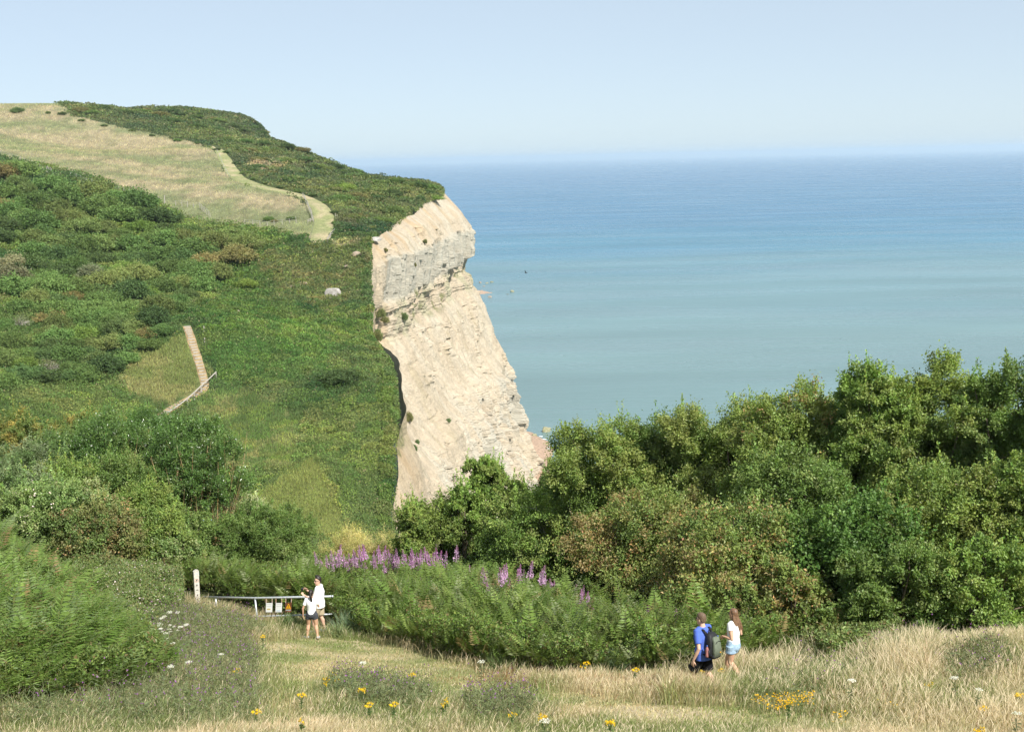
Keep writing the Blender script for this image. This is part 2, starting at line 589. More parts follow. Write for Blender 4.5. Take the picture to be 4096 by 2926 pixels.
rock_big = steps(jx + 2.2 * (vnoise2(S / 9, Z / 9, 121) - .5), 6.5, 17) * 2.0 * smooth(.2, .5, vnoise2(S / 11, Z / 6, 122)) + steps(lay + .8 * (vnoise2(S / 6, Z / 6, 124) - .5), 3.2, 19) * 1.1
block = steps(jx + 3 * _hash(np.floor(lay / 4.0), np.floor(lay / 4.0) * 0 + 3), 3.4, 7) * 1.2 + steps(jx * 1.0 + 1.7 * _hash(np.floor(lay / 9.0), lay * 0 + 5), 1.5, 8) * .55
lay2 = lay + 1.1 * (fbm2(S / 7, Z / 3, 3, 99) - .5)
strat = steps(lay2, .85, 11) * .55 + steps(lay2 + .3 * (vnoise2(S / 2, Z, 77) - .5), .33, 12) * .22
crack = -1.1 * smooth(.80, .98, 1 - np.abs(vnoise2(S / 2.6, Z / 14, 95) - .5) * 2 * 1.4)
rough = (fbm2(S / 1.3, Z / 1.3, 4, 96) - .5) * 1.1 + (fbm2(S / 6, Z / 6, 3, 97) - .5) * 2.6
gully = (fbm2(S / 2.2 + Z / 22, Z / 16, 4, 98) - .5) * 1.5
big = (fbm2(S / 28, Z / 40, 3, 89) - .5) * 5.0
rk = np.clip(up_rock + low_rock * .8, 0, 1)
lr = low_rock[...] * (1 - up_rock)
disp = big + rk * (block + rock_big + (.6 - .4 * up_rock) * strat + (1 + .8 * up_rock) * crack + .4 * rough) + up_rock * steps(jx + .8 * (vnoise2(S / 4, Z / 14, 70) - .5), 2.6, 71) * 1.3 + lr * (1.1 * block + .8 * rock_big + .9 * strat + .8 * rough + crack) + mid_led * (1.1 * strat + .9 * rough + .3 * block) + sand * (gully + .42 * rough + .12 * strat)
led = smooth(.60, .74, fbm2(S / 9, Z / 2.0, 4, 101)) * sand
disp = disp + led * (strat * .9 + .8 * rough + .6 * block)
_dep = zt[:, None] - Z
fade = smooth(0, 3.5, _dep)
disp = np.where(disp < 0, disp * smooth(3, 14, _dep), disp)
off = off + disp * fade
off = np.maximum(off, .10 * np.minimum(_dep, 6))
X = _ex[:, None] + _nx[:, None] * off
Y = _ey[:, None] + _ny[:, None] * off
v = np.stack([X, Y, Z], -1).reshape(-1, 3)
i = np.arange(X.size).reshape(X.shape)
f = np.stack([i[:-1, :-1], i[:-1, 1:], i[1:, 1:], i[1:, :-1]], -1).reshape(-1, 4)
# colours of the beds
n1 = fbm2(S / 7, Z / 7, 4, 110); n2 = fbm2(S / 1.2, Z / 1.2, 3, 111); n3 = fbm2(S / 3, Z / .8, 3, 112)
csand = np.array([.425, .355, .262]); cpale = np.array([.44, .39, .305]); cgrey = np.array([.375, .355, .295]); cor = np.array([.41, .30, .18]); cwht = np.array([.45, .405, .325])
C = csand + 0 * Z[..., None]


def mixc(w, k):
    global C
    w = np.clip(w, 0, 1)[..., None]
    C = C * (1 - w) + np.array(k) * w


mixc((n1 - .4) * 2.2, cpale)
mixc(low_rock * np.clip((n3 - .3) * 2.2, 0, .8), cwht)
mixc(low_rock * smooth(.47, .62, n1) * .75, cgrey)
mixc(smooth(.58, .72, fbm2(S / 10, Z / 14, 3, 118)) * .5, (.36, .30, .215))
mixc(up_rock * (.65 + .5 * n3), cgrey)
mixc(mid_led * smooth(.45, .65, n1) * .7, (.33, .31, .2))
mixc(smooth(.5, .7, fbm2(S / 5, Z / 9, 3, 113)) * (1 - smooth(0, 9, S * 0 + (zt[:, None] - Z))) * .8, cor)
mixc((1 - smooth(1.5, 6, np.abs(off))) * (S < 175) * .45, cor)
mixc(smooth(.60, .75, fbm2(S / 4, Z / 3, 4, 114)) * mid_led * .8, (.14, .15, .06))
mixc(smooth(.66, .78, fbm2(S / 3, Z / 6, 4, 115)) * sand * .35, (.26, .22, .13))
C = C * (.86 + .28 * n2)[..., None]
mixc((1 - smooth(1.5, 4.5, Z)) * .8, (.36, .24, .16))


def cliff_mat():
    m, nt, out = new_mat('sandstone')
    at = N(nt, 'ShaderNodeAttribute'); at.attribute_name = 'tone'
    tc = N(nt, 'ShaderNodeTexCoord')
    mp = N(nt, 'ShaderNodeMapping'); mp.inputs['Scale'].default_value = (1, 1, 2.2)
    nt.links.new(tc.outputs['Object'], mp.inputs[0])
    nz = N(nt, 'ShaderNodeTexNoise'); nz.inputs['Scale'].default_value = .9; nz.inputs['Detail'].default_value = 9; nz.inputs['Roughness'].default_value = .7
    nt.links.new(mp.outputs[0], nz.inputs['Vector'])
    mr = N(nt, 'ShaderNodeMapRange'); mr.inputs[1].default_value = .32; mr.inputs[2].default_value = .68; mr.inputs[3].default_value = .80; mr.inputs[4].default_value = 1.12
    nt.links.new(nz.outputs['Fac'], mr.inputs[0])
    cb = N(nt, 'ShaderNodeCombineColor')
    for q in range(3):
        nt.links.new(mr.outputs[0], cb.inputs[q])
    b = N(nt, 'ShaderNodeBsdfPrincipled'); b.inputs['Roughness'].default_value = .95; b.inputs['Specular IOR Level'].default_value = .08
    nt.links.new(mixcol(nt, 'MULTIPLY', 1.0, at.outputs['Color'], cb.outputs[0]), b.inputs['Base Color'])
    bp = N(nt, 'ShaderNodeBump'); bp.inputs['Strength'].default_value = .8; bp.inputs['Distance'].default_value = .6
    nt.links.new(nz.outputs['Fac'], bp.inputs['Height']); nt.links.new(bp.outputs[0], b.inputs['Normal'])
    nt.links.new(b.outputs[0], out.inputs[0])
    return m


MAT_CLIFF = cliff_mat()
tag(link('cliff', mesh_np('cliff', v, f, MAT_CLIFF, C.reshape(-1, 3), False)), kind='structure')
CLIFF_V = v.reshape(X.shape + (3,)); CLIFF_LAY = lay

# ---------------------------------------------------------------- beach, sea, sky, sun
MAT_BEACH = plain('red_shingle', (.46, .33, .24), .9, .1, noise=.45, nscale=1.4, bump=.8)


def beach(name, ctr, w, ht, seed):
    pts = np.array(ctr, float)
    s = np.linspace(0, len(pts) - 1, 80)
    cx = np.interp(s, np.arange(len(pts)), pts[:, 0]); cy = np.interp(s, np.arange(len(pts)), pts[:, 1])
    a = np.linspace(-1, 1, 30)
    tx = np.gradient(cx); ty = np.gradient(cy); l = np.hypot(tx, ty); nx_, ny_ = ty / l, -tx / l
    x = cx[:, None] + nx_[:, None] * a * w; y = cy[:, None] + ny_[:, None] * a * w
    e = 1 - np.abs(a) ** 2.2
    z = ht * (e[None, :] * np.minimum(1, np.minimum(s, s[-1] - s) * 2)[:, None] + .45 * (fbm2(x / 2.5, y / 2.5, 4, seed) - .5)) - .35
    i = np.arange(x.size).reshape(x.shape)
    f = np.stack([i[:-1, :-1], i[:-1, 1:], i[1:, 1:], i[1:, :-1]], -1).reshape(-1, 4)
    tag(link(name, mesh_np(name, np.stack([x, y, z], -1).reshape(-1, 3), f, MAT_BEACH, None, True)), kind='structure')


# shingle hugging the foot of the cliff
_b = np.where((_ey > 300) & (_ey < 470))[0][::3]
_zi = np.argmin(np.abs(CLIFF_V[:, :, 2] - .6), axis=1)
_k9 = np.hanning(15); _k9 /= _k9.sum()
_bx = np.array([CLIFF_V[q, _zi[q], 0] for q in _b]); _by = np.array([CLIFF_V[q, _zi[q], 1] for q in _b])
_bx = np.convolve(np.pad(_bx, 7, 'edge'), _k9, 'valid')
_a = np.linspace(-3, 9, 26)
_x = _bx[:, None] + _nx[_b][:, None] * _a; _y = _by[:, None] + _ny[_b][:, None] * _a
_z = 1.5 * (1 - np.clip(_a, 0, 9) / 8)[None, :] + .5 * (fbm2(_x / 1.6, _y / 1.6, 4, 133) - .5) + .9 * (fbm2(_x / 8, _y / 8, 2, 134) - .5) - .05
_i = np.arange(_x.size).reshape(_x.shape)
_f = np.stack([_i[:-1, :-1], _i[:-1, 1:], _i[1:, 1:], _i[1:, :-1]], -1).reshape(-1, 4)
tag(link('beach', mesh_np('beach', np.stack([_x, _y, _z], -1).reshape(-1, 3), _f, MAT_BEACH, None, True)), kind='structure')
beach('beach', [(-230, 1060), (-90, 1020), (-45, 985), (-18, 955)], 14, 3.0, 131)


def sea_mat():
    m, nt, out = new_mat('sea_water')
    tc = N(nt, 'ShaderNodeTexCoord')
    sp = N(nt, 'ShaderNodeSeparateXYZ'); nt.links.new(tc.outputs['Object'], sp.inputs[0])
    # wide streaks bend the line between turbid inshore water and the blue offing
    mp = N(nt, 'ShaderNodeMapping'); mp.inputs['Scale'].default_value = (.0012, .0035, 1)
    nt.links.new(tc.outputs['Object'], mp.inputs[0])
    n1 = N(nt, 'ShaderNodeTexNoise'); n1.inputs['Scale'].default_value = 1.0; n1.inputs['Detail'].default_value = 5
    nt.links.new(mp.outputs[0], n1.inputs['Vector'])
    ml = N(nt, 'ShaderNodeMath', operation='MULTIPLY_ADD'); ml.inputs[1].default_value = 900; nt.links.new(n1.outputs['Fac'], ml.inputs[0]); nt.links.new(sp.outputs[1], ml.inputs[2])
    mr = N(nt, 'ShaderNodeMapRange'); mr.inputs[1].default_value = 600; mr.inputs[2].default_value = 6000
    nt.links.new(ml.outputs[0], mr.inputs[0])
    rp = N(nt, 'ShaderNodeValToRGB')
    el = rp.color_ramp.elements
    el[0].position = 0; el[0].color = (.120, .200, .200, 1)
    el[1].position = 1; el[1].color = (.018, .110, .225, 1)
    for p, c in ((.10, (.120, .205, .210)), (.17, (.090, .190, .220)), (.235, (.030, .150, .230)), (.36, (.012, .118, .225))):
        e = el.new(p); e.color = (*c, 1)
    nt.links.new(mr.outputs[0], rp.inputs[0])
    # soft sediment bands
    mp2 = N(nt, 'ShaderNodeMapping'); mp2.inputs['Scale'].default_value = (.004, .013, 1); mp2.inputs['Rotation'].default_value = (0, 0, .18)
    nt.links.new(tc.outputs['Object'], mp2.inputs[0])
    n2 = N(nt, 'ShaderNodeTexNoise'); n2.inputs['Scale'].default_value = 1; n2.inputs['Detail'].default_value = 4
    nt.links.new(mp2.outputs[0], n2.inputs['Vector'])
    r2 = N(nt, 'ShaderNodeMapRange'); r2.inputs[1].default_value = .35; r2.inputs[2].default_value = .7; r2.inputs[3].default_value = .90; r2.inputs[4].default_value = 1.12
    nt.links.new(n2.outputs['Fac'], r2.inputs[0])
    cb = N(nt, 'ShaderNodeCombineColor')
    for q in range(3):
        nt.links.new(r2.outputs[0], cb.inputs[q])
    b = N(nt, 'ShaderNodeBsdfPrincipled')
    nt.links.new(mixcol(nt, 'MULTIPLY', 1.0, rp.outputs[0], cb.outputs[0]), b.inputs['Base Color'])
    b.inputs['IOR'].default_value = 1.33
    b.inputs['Specular IOR Level'].default_value = .38
    # ripples
    mp3 = N(nt, 'ShaderNodeMapping'); mp3.inputs['Scale'].default_value = (.05, .16, 1); mp3.inputs['Rotation'].default_value = (0, 0, -.12)
    nt.links.new(tc.outputs['Object'], mp3.inputs[0])
    n3 = N(nt, 'ShaderNodeTexNoise'); n3.inputs['Scale'].default_value = 1; n3.inputs['Detail'].default_value = 6; n3.inputs['Roughness'].default_value = .65
    nt.links.new(mp3.outputs[0], n3.inputs['Vector'])
    mp4 = N(nt, 'ShaderNodeMapping'); mp4.inputs['Scale'].default_value = (.0035, .02, 1); mp4.inputs['Rotation'].default_value = (0, 0, .07)
    nt.links.new(tc.outputs['Object'], mp4.inputs[0])
    n4 = N(nt, 'ShaderNodeTexNoise'); n4.inputs['Scale'].default_value = 1; n4.inputs['Detail'].default_value = 3
    nt.links.new(mp4.outputs[0], n4.inputs['Vector'])
    r4 = N(nt, 'ShaderNodeMapRange'); r4.inputs[1].default_value = .4; r4.inputs[2].default_value = .68; r4.inputs[3].default_value = .30; r4.inputs[4].default_value = .22
    nt.links.new(n4.outputs['Fac'], r4.inputs[0]); nt.links.new(r4.outputs[0], b.inputs['Roughness'])
    bp = N(nt, 'ShaderNodeBump'); bp.inputs['Strength'].default_value = .5; bp.inputs['Distance'].default_value = 1.2
    nt.links.new(n3.outputs['Fac'], bp.inputs['Height']); nt.links.new(bp.outputs[0], b.inputs['Normal'])
    nt.links.new(b.outputs[0], out.inputs[0])
    return m


MAT_SEA = sea_mat()
E_ = 45000.0
ysea = np.array([-600, 60, 400, 1200, 4000, 12000, E_]); xsea = np.array([-E_, -6000, -1000, 0, 1000, 6000, E_])
gx, gy = np.meshgrid(xsea, ysea); i = np.arange(gx.size).reshape(gx.shape)
f = np.stack([i[:-1, :-1], i[:-1, 1:], i[1:, 1:], i[1:, :-1]], -1).reshape(-1, 4)
tag(link('sea', mesh_np('sea', np.stack([gx, gy, gx * 0], -1).reshape(-1, 3), f, MAT_SEA)), kind='structure')

# air
m, nt, out = new_mat('air')
pv = N(nt, 'ShaderNodeVolumePrincipled')
pv.inputs['Color'].default_value = (.74, .86, .95, 1)
pv.inputs['Density'].default_value = HAZE_D
pv.inputs['Anisotropy'].default_value = .2
nt.links.new(pv.outputs[0], out.inputs['Volume'])
hb = MB(); hb.box((0, E_ / 2 - 400, 66), (2 * E_ + 2000, E_ + 1600, 142 - (-10)))
ho = hb.obj('haze', m); tag(ho, kind='stuff', label='thin blue summer haze over sea and land', cat='haze')

SUN_AZ, SUN_EL = R(SUN_AZ_DEG), R(SUN_EL_DEG)      # azimuth clockwise from +Y
sd = Vector((math.sin(SUN_AZ) * math.cos(SUN_EL), math.cos(SUN_AZ) * math.cos(SUN_EL), math.sin(SUN_EL)))
sl = bpy.data.lights.new('sun', 'SUN'); sl.energy = SUN_E; sl.angle = R(.53); sl.color = (1.0, .955, .88)
so = bpy.data.objects.new('sun', sl); col.objects.link(so)
so.rotation_euler = sd.to_track_quat('Z', 'Y').to_euler(); so.location = (60, -40, 200)
w = bpy.data.worlds.new('World'); scene.world = w; w.use_nodes = True
nt = w.node_tree
bg = nt.nodes['Background'] if 'Background' in nt.nodes else nt.nodes.new('ShaderNodeBackground')
sk = nt.nodes.new('ShaderNodeTexSky'); sk.sky_type = 'NISHITA'; sk.sun_disc = False
sk.sun_elevation = SUN_EL; sk.sun_rotation = SUN_AZ
sk.altitude = 1500; sk.air_density = SKY_AIR; sk.dust_density = SKY_DUST; sk.ozone_density = SKY_OZ
nt.links.new(mixcol(nt, 'MIX', .66, sk.outputs[0], (4.35, 4.98, 5.3)), bg.inputs[0]); bg.inputs[1].default_value = SKY_S

cam = bpy.data.cameras.new('camera'); co = bpy.data.objects.new('camera', cam); col.objects.link(co)
cam.lens = 50; cam.sensor_width = 36; cam.sensor_fit = 'HORIZONTAL'; cam.clip_start = .1; cam.clip_end = 200000
M = Matrix.Identity(4)
for a in range(3):
    M[a][0] = _rt[a]; M[a][1] = _up[a]; M[a][2] = -_fw[a]; M[a][3] = CAM[a]
co.matrix_world = M
scene.camera = co
scene.view_settings.view_transform = 'Standard'; scene.view_settings.look = 'None'
scene.view_settings.exposure = EXPOSURE; scene.view_settings.gamma = 1
cy = scene.cycles
cy.max_bounces = 5; cy.diffuse_bounces = 3; cy.glossy_bounces = 2; cy.transmission_bounces = 3; cy.volume_bounces = 1; cy.transparent_max_bounces = 6
cy.use_adaptive_sampling = True; cy.adaptive_threshold = .02
cy.sample_clamp_indirect = 4.0
cy.use_denoising = DENOISE
# ---------------------------------------------------------------- foliage toolkit
def unit(a):
    return a / np.maximum(np.linalg.norm(a, axis=-1, keepdims=True), 1e-9)


def leaf_quads(P, D, Nn, L, Wd, fold=.18):
    """one four-cornered leaf per row: base P, direction D, facing Nn, length L, width Wd"""
    n = len(P)
    D = unit(D); S = unit(np.cross(D, Nn)); Nn = np.cross(S, D)
    L = np.broadcast_to(L, (n,))[:, None]; Wd = np.broadcast_to(Wd, (n,))[:, None]
    mid = P + D * L * .48 + Nn * (fold * Wd)
    v = np.stack([P, mid + S * Wd * .5, P + D * L - Nn * fold * .6 * L, mid - S * Wd * .5], 1).reshape(-1, 3)
    f = np.arange(n * 4, dtype=np.int32).reshape(n, 4)
    return v, f


def rand_dirs(r, n, zlo=-1.0):
    z = r.uniform(zlo, 1, n); a = r.uniform(0, 2 * PI, n); s = np.sqrt(1 - z * z)
    return np.stack([s * np.cos(a), s * np.sin(a), z], 1)


def jitter_col(r, base, n, k=.25, hue=.10):
    c = np.asarray(base, float) * np.ones((n, 1))
    c = c * (1 + r.normal(0, k, (n, 1)).clip(-.6, .9))
    return (c * (1 + r.normal(0, hue, (n, 3)).clip(-.4, .4))).clip(.004, .9)


def crown_np(r, lobes, n, leaf, pal, spray=.20, tips=None, tipfrac=0.0, zlo=-.55, aspect=.62, upright=.35, shoots=0, sprays_per=42):
    """lobes (k,6): centre and radii.  pal: list of (weight, rgb).  Returns verts, faces, colours"""
    lobes = np.asarray(lobes, float)
    k = len(lobes)
    area = (lobes[:, 3] * lobes[:, 4] + lobes[:, 3] * lobes[:, 5] + lobes[:, 4] * lobes[:, 5])
    wl = area / area.sum()
    pw = np.array([p[0] for p in pal], float); pw /= pw.sum(); pc = np.array([p[1] for p in pal])
    ns = k * sprays_per
    li = r.choice(k, ns, p=wl)
    d = rand_dirs(r, ns, zlo)
    rr = r.uniform(.68, 1.12, ns)
    sc = lobes[li, :3] + d * rr[:, None] * lobes[li, 3:]
    srad = lobes[li, 3:].mean(1)
    lobcol = pc[r.choice(len(pc), k, p=pw)]
    sprcol = np.where(r.random((ns, 1)) < .6, lobcol[li], pc[r.choice(len(pc), ns, p=pw)])
    sprcol = sprcol * (1 + r.normal(0, .16, (ns, 1)).clip(-.4, .5))
    si = r.integers(0, ns, n)
    o = unit(d[si] + np.array([0, 0, .35]))
    along = r.normal(0, 1, n)
    P = sc[si] + r.normal(0, 1, (n, 3)) * (spray * srad[si] * .62)[:, None] + o * (along * spray * srad[si] * .8)[:, None]
    D = unit(o * .55 + rand_dirs(r, n) * .9 + np.array([0, 0, .1]))
    Nn = unit(o * .55 + np.array([0, 0, upright]) + rand_dirs(r, n) * .75)
    C = jitter_col(r, 1, n, .20, .08) * sprcol[si]
    if tips is not None:
        tm = (r.random(ns) < tipfrac)[si] & (r.random(n) < .55)
        C[tm] = jitter_col(r, tips, int(tm.sum()), .25, .1)
    if shoots:
        top = np.argsort(-(sc[:, 2] + r.normal(0, .5, ns)))[:shoots * 3]
        sb = sc[r.choice(top, shoots)]
        m = 26
        hs = r.uniform(.2, .75, shoots) * leaf / .075
        lean = r.normal(0, .16, (shoots, 2))
        t_ = np.tile(np.linspace(0, 1, m), shoots); s_ = np.repeat(np.arange(shoots), m)
        Ps = sb[s_] + np.c_[lean[s_] * (t_ * hs[s_])[:, None], t_ * hs[s_]] + r.normal(0, .012, (m * shoots, 3))
        Ds = unit(rand_dirs(r, m * shoots, -.1) + np.array([0, 0, .45]))
        Nm = unit(rand_dirs(r, m * shoots) + np.array([0, 0, .4]))
        P = np.r_[P, Ps]; D = np.r_[D, Ds]; Nn = np.r_[Nn, Nm]
        C = np.r_[C, jitter_col(r, pc[0] * 1.15, m * shoots, .2, .08)]
    nn = len(P)
    L = leaf * r.uniform(.65, 1.25, nn)
    v, f = leaf_quads(P, D, Nn, L, L * aspect)
    return v, f, np.repeat(C, 4, 0), sc


def dome_lobes(r, h, w, k=18, z0=.1, rl=(.26, .42), flat=.9):
    out = []
    for i in range(k):
        zf = z0 + (1 - z0 - .14) * ((i + r.random()) / k) ** .85
        env = w * math.sqrt(max(.06, 1 - ((zf - .42) / .60) ** 2))
        a = i * 2.399 + r.normal(0, .4)
        q = env * r.uniform(.4, .95)
        rad = r.uniform(*rl) * w * (1.0 - .25 * zf)
        out.append((q * math.cos(a), q * math.sin(a), zf * h, rad, rad, rad * flat))
    out.append((r.normal(0, .1) * w, r.normal(0, .1) * w, h * .84, .32 * w, .32 * w, .16 * h if .16 * h < .4 * w else .4 * w))
    return out


def limbs_mesh(r, lobes, h, rad, mat, nmax=16, extra=None, twigs=None):
    b = MB()
    fork = Vector((r.normal(0, .08), r.normal(0, .08), h * .16))
    b.tube([(0, 0, -.35), (fork.x * .4, fork.y * .4, h * .07), fork], [rad * 1.35, rad * 1.05, rad * .85], 7)
    idx = r.permutation(len(lobes))[:nmax]
    for i in idx:
        c = Vector(lobes[i][:3])
        m1 = fork.lerp(c, .38) + Vector(r.normal(0, .10, 3)) + Vector((0, 0, .06 * h))
        m2 = fork.lerp(c, .72) + Vector(r.normal(0, .10, 3)) + Vector((0, 0, .05 * h))
        b.tube([fork - Vector((0, 0, .05)), m1, m2, c + Vector((0, 0, lobes[i][5] * .5))], [rad * .6, rad * .42, rad * .26, rad * .10], 5, False)
    if twigs is not None:
        ci = np.array([l[:3] for l in lobes])
        for q in twigs:
            j = int(np.argmin(((ci - q) ** 2).sum(1)))
            c = Vector(ci[j]); e = Vector(q)
            b.tube([c, c.lerp(e, .55) + Vector(r.normal(0, .05, 3)), e], [rad * .16, rad * .1, rad * .05], 3, False)
    if extra:
        for pts, r0 in extra:
            b.tube(pts, [r0, r0 * .8, r0 * .55, r0 * .25][:len(pts)], 4, False)
    return b


BARK = plain('grey_bark', (.17, .14, .10), .85, .1, noise=.4, nscale=9, bump=.4)
BARK_PALE = plain('pale_lichened_bark', (.40, .33, .22), .85, .1, noise=.4, nscale=6, bump=.3, c2=(.42, .27, .09))
BARK_WHITE = plain('bleached_wood', (.46, .43, .38), .85, .1, noise=.35, nscale=8)


def tree(name, cat, label, px, ptop, Yd, hw, pal, leaf=.09, seed=1, k=32, dens=1.0, tips=None, tipfrac=0., z0=.04, bark=None, shoots=8, extra_stems=0, stem_mat=None,
         group=None, mat=None, aspect=.62, blossom=None, spray=.2, rl=(.26, .42), flat=.9, zlo=-.55, twig=14):
    r = np.random.default_rng(seed * 7 + 3)
    top = U(px, ptop, Yd)
    x, y = float(top[0]), float(Yd)
    gz = zat(x, y)
    h = max(.8, float(top[2]) - gz)
    w_ = hw * 1.12 * Yd / FPX
    root = empty(name, (x, y, gz))
    tag(root, label, cat, group)
    lobes = dome_lobes(r, h * .95, w_, k, z0, rl, flat)
    n = int(dens * 9000 * max(h, 1.5) * w_ * (.08 / leaf) ** 1.6)
    v, f, c, sc = crown_np(r, lobes, n, leaf, pal, spray, tips, tipfrac, shoots=shoots, aspect=aspect, zlo=zlo)
    v[:, 2] = np.maximum(v[:, 2], -.3)
    if blossom is not None:
        nb, bc, bs = blossom
        q = sc[r.integers(0, len(sc), nb)] * 1.0 + r.normal(0, .09, (nb, 3))
        d = unit(q - np.array([0, 0, h * .3]))
        q = np.repeat(q + d * .14, 4, 0) + r.normal(0, .035, (nb * 4, 3))
        v2, f2 = leaf_quads(q, rand_dirs(r, nb * 4), unit(np.repeat(d, 4, 0) + rand_dirs(r, nb * 4) * .6 + np.array([0, -.3, .4])), bs, bs)
        f = np.r_[f, f2 + len(v)]; v = np.r_[v, v2]; c = np.r_[c, jitter_col(r, bc, nb * 16, .12, .04)]
    link('crown', mesh_np('crown', v, f, mat or LEAF, c), root)
    extra = None
    if extra_stems:
        extra = []
        for i in range(extra_stems):
            a = r.uniform(0, 2 * PI); e = r.uniform(.45, 1.0)
            rr = w_ * r.uniform(.6, 1.15) * (1.2 - e * .35)
            p0 = Vector((r.normal(0, .35), r.normal(0, .35), r.uniform(0, .22) * h))
            p3 = Vector((math.cos(a) * rr, math.sin(a) * rr, h * (.28 + .62 * e * r.uniform(.6, 1))))
            extra.append(([p0, p0.lerp(p3, .4) + Vector((math.cos(a) * rr * .14, math.sin(a) * rr * .14, -.05 * h)), p0.lerp(p3, .75) + Vector((math.cos(a) * rr * .1, math.sin(a) * rr * .1, 0)), p3], r.uniform(.009, .020)))
    tw = sc[r.integers(0, len(sc), twig)]
    b = limbs_mesh(r, lobes, h, .045 + .012 * h, None, 14, extra, tw)
    b.obj('trunk', stem_mat or bark or BARK, root)
    return root


OLIVE = [(3, (.120, .160, .040)), (3, (.095, .142, .035)), (2, (.145, .172, .050))]
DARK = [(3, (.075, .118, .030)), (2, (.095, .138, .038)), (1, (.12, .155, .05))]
FRESH = [(3, (.115, .170, .040)), (2, (.088, .140, .034)), (2, (.15, .19, .055))]
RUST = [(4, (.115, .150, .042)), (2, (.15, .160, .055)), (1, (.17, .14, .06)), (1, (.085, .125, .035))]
RUSTTIP = (.17, .125, .055)
GLOSS = [(3, (.058, .108, .026)), (2, (.078, .132, .032)), (1, (.105, .155, .045))]

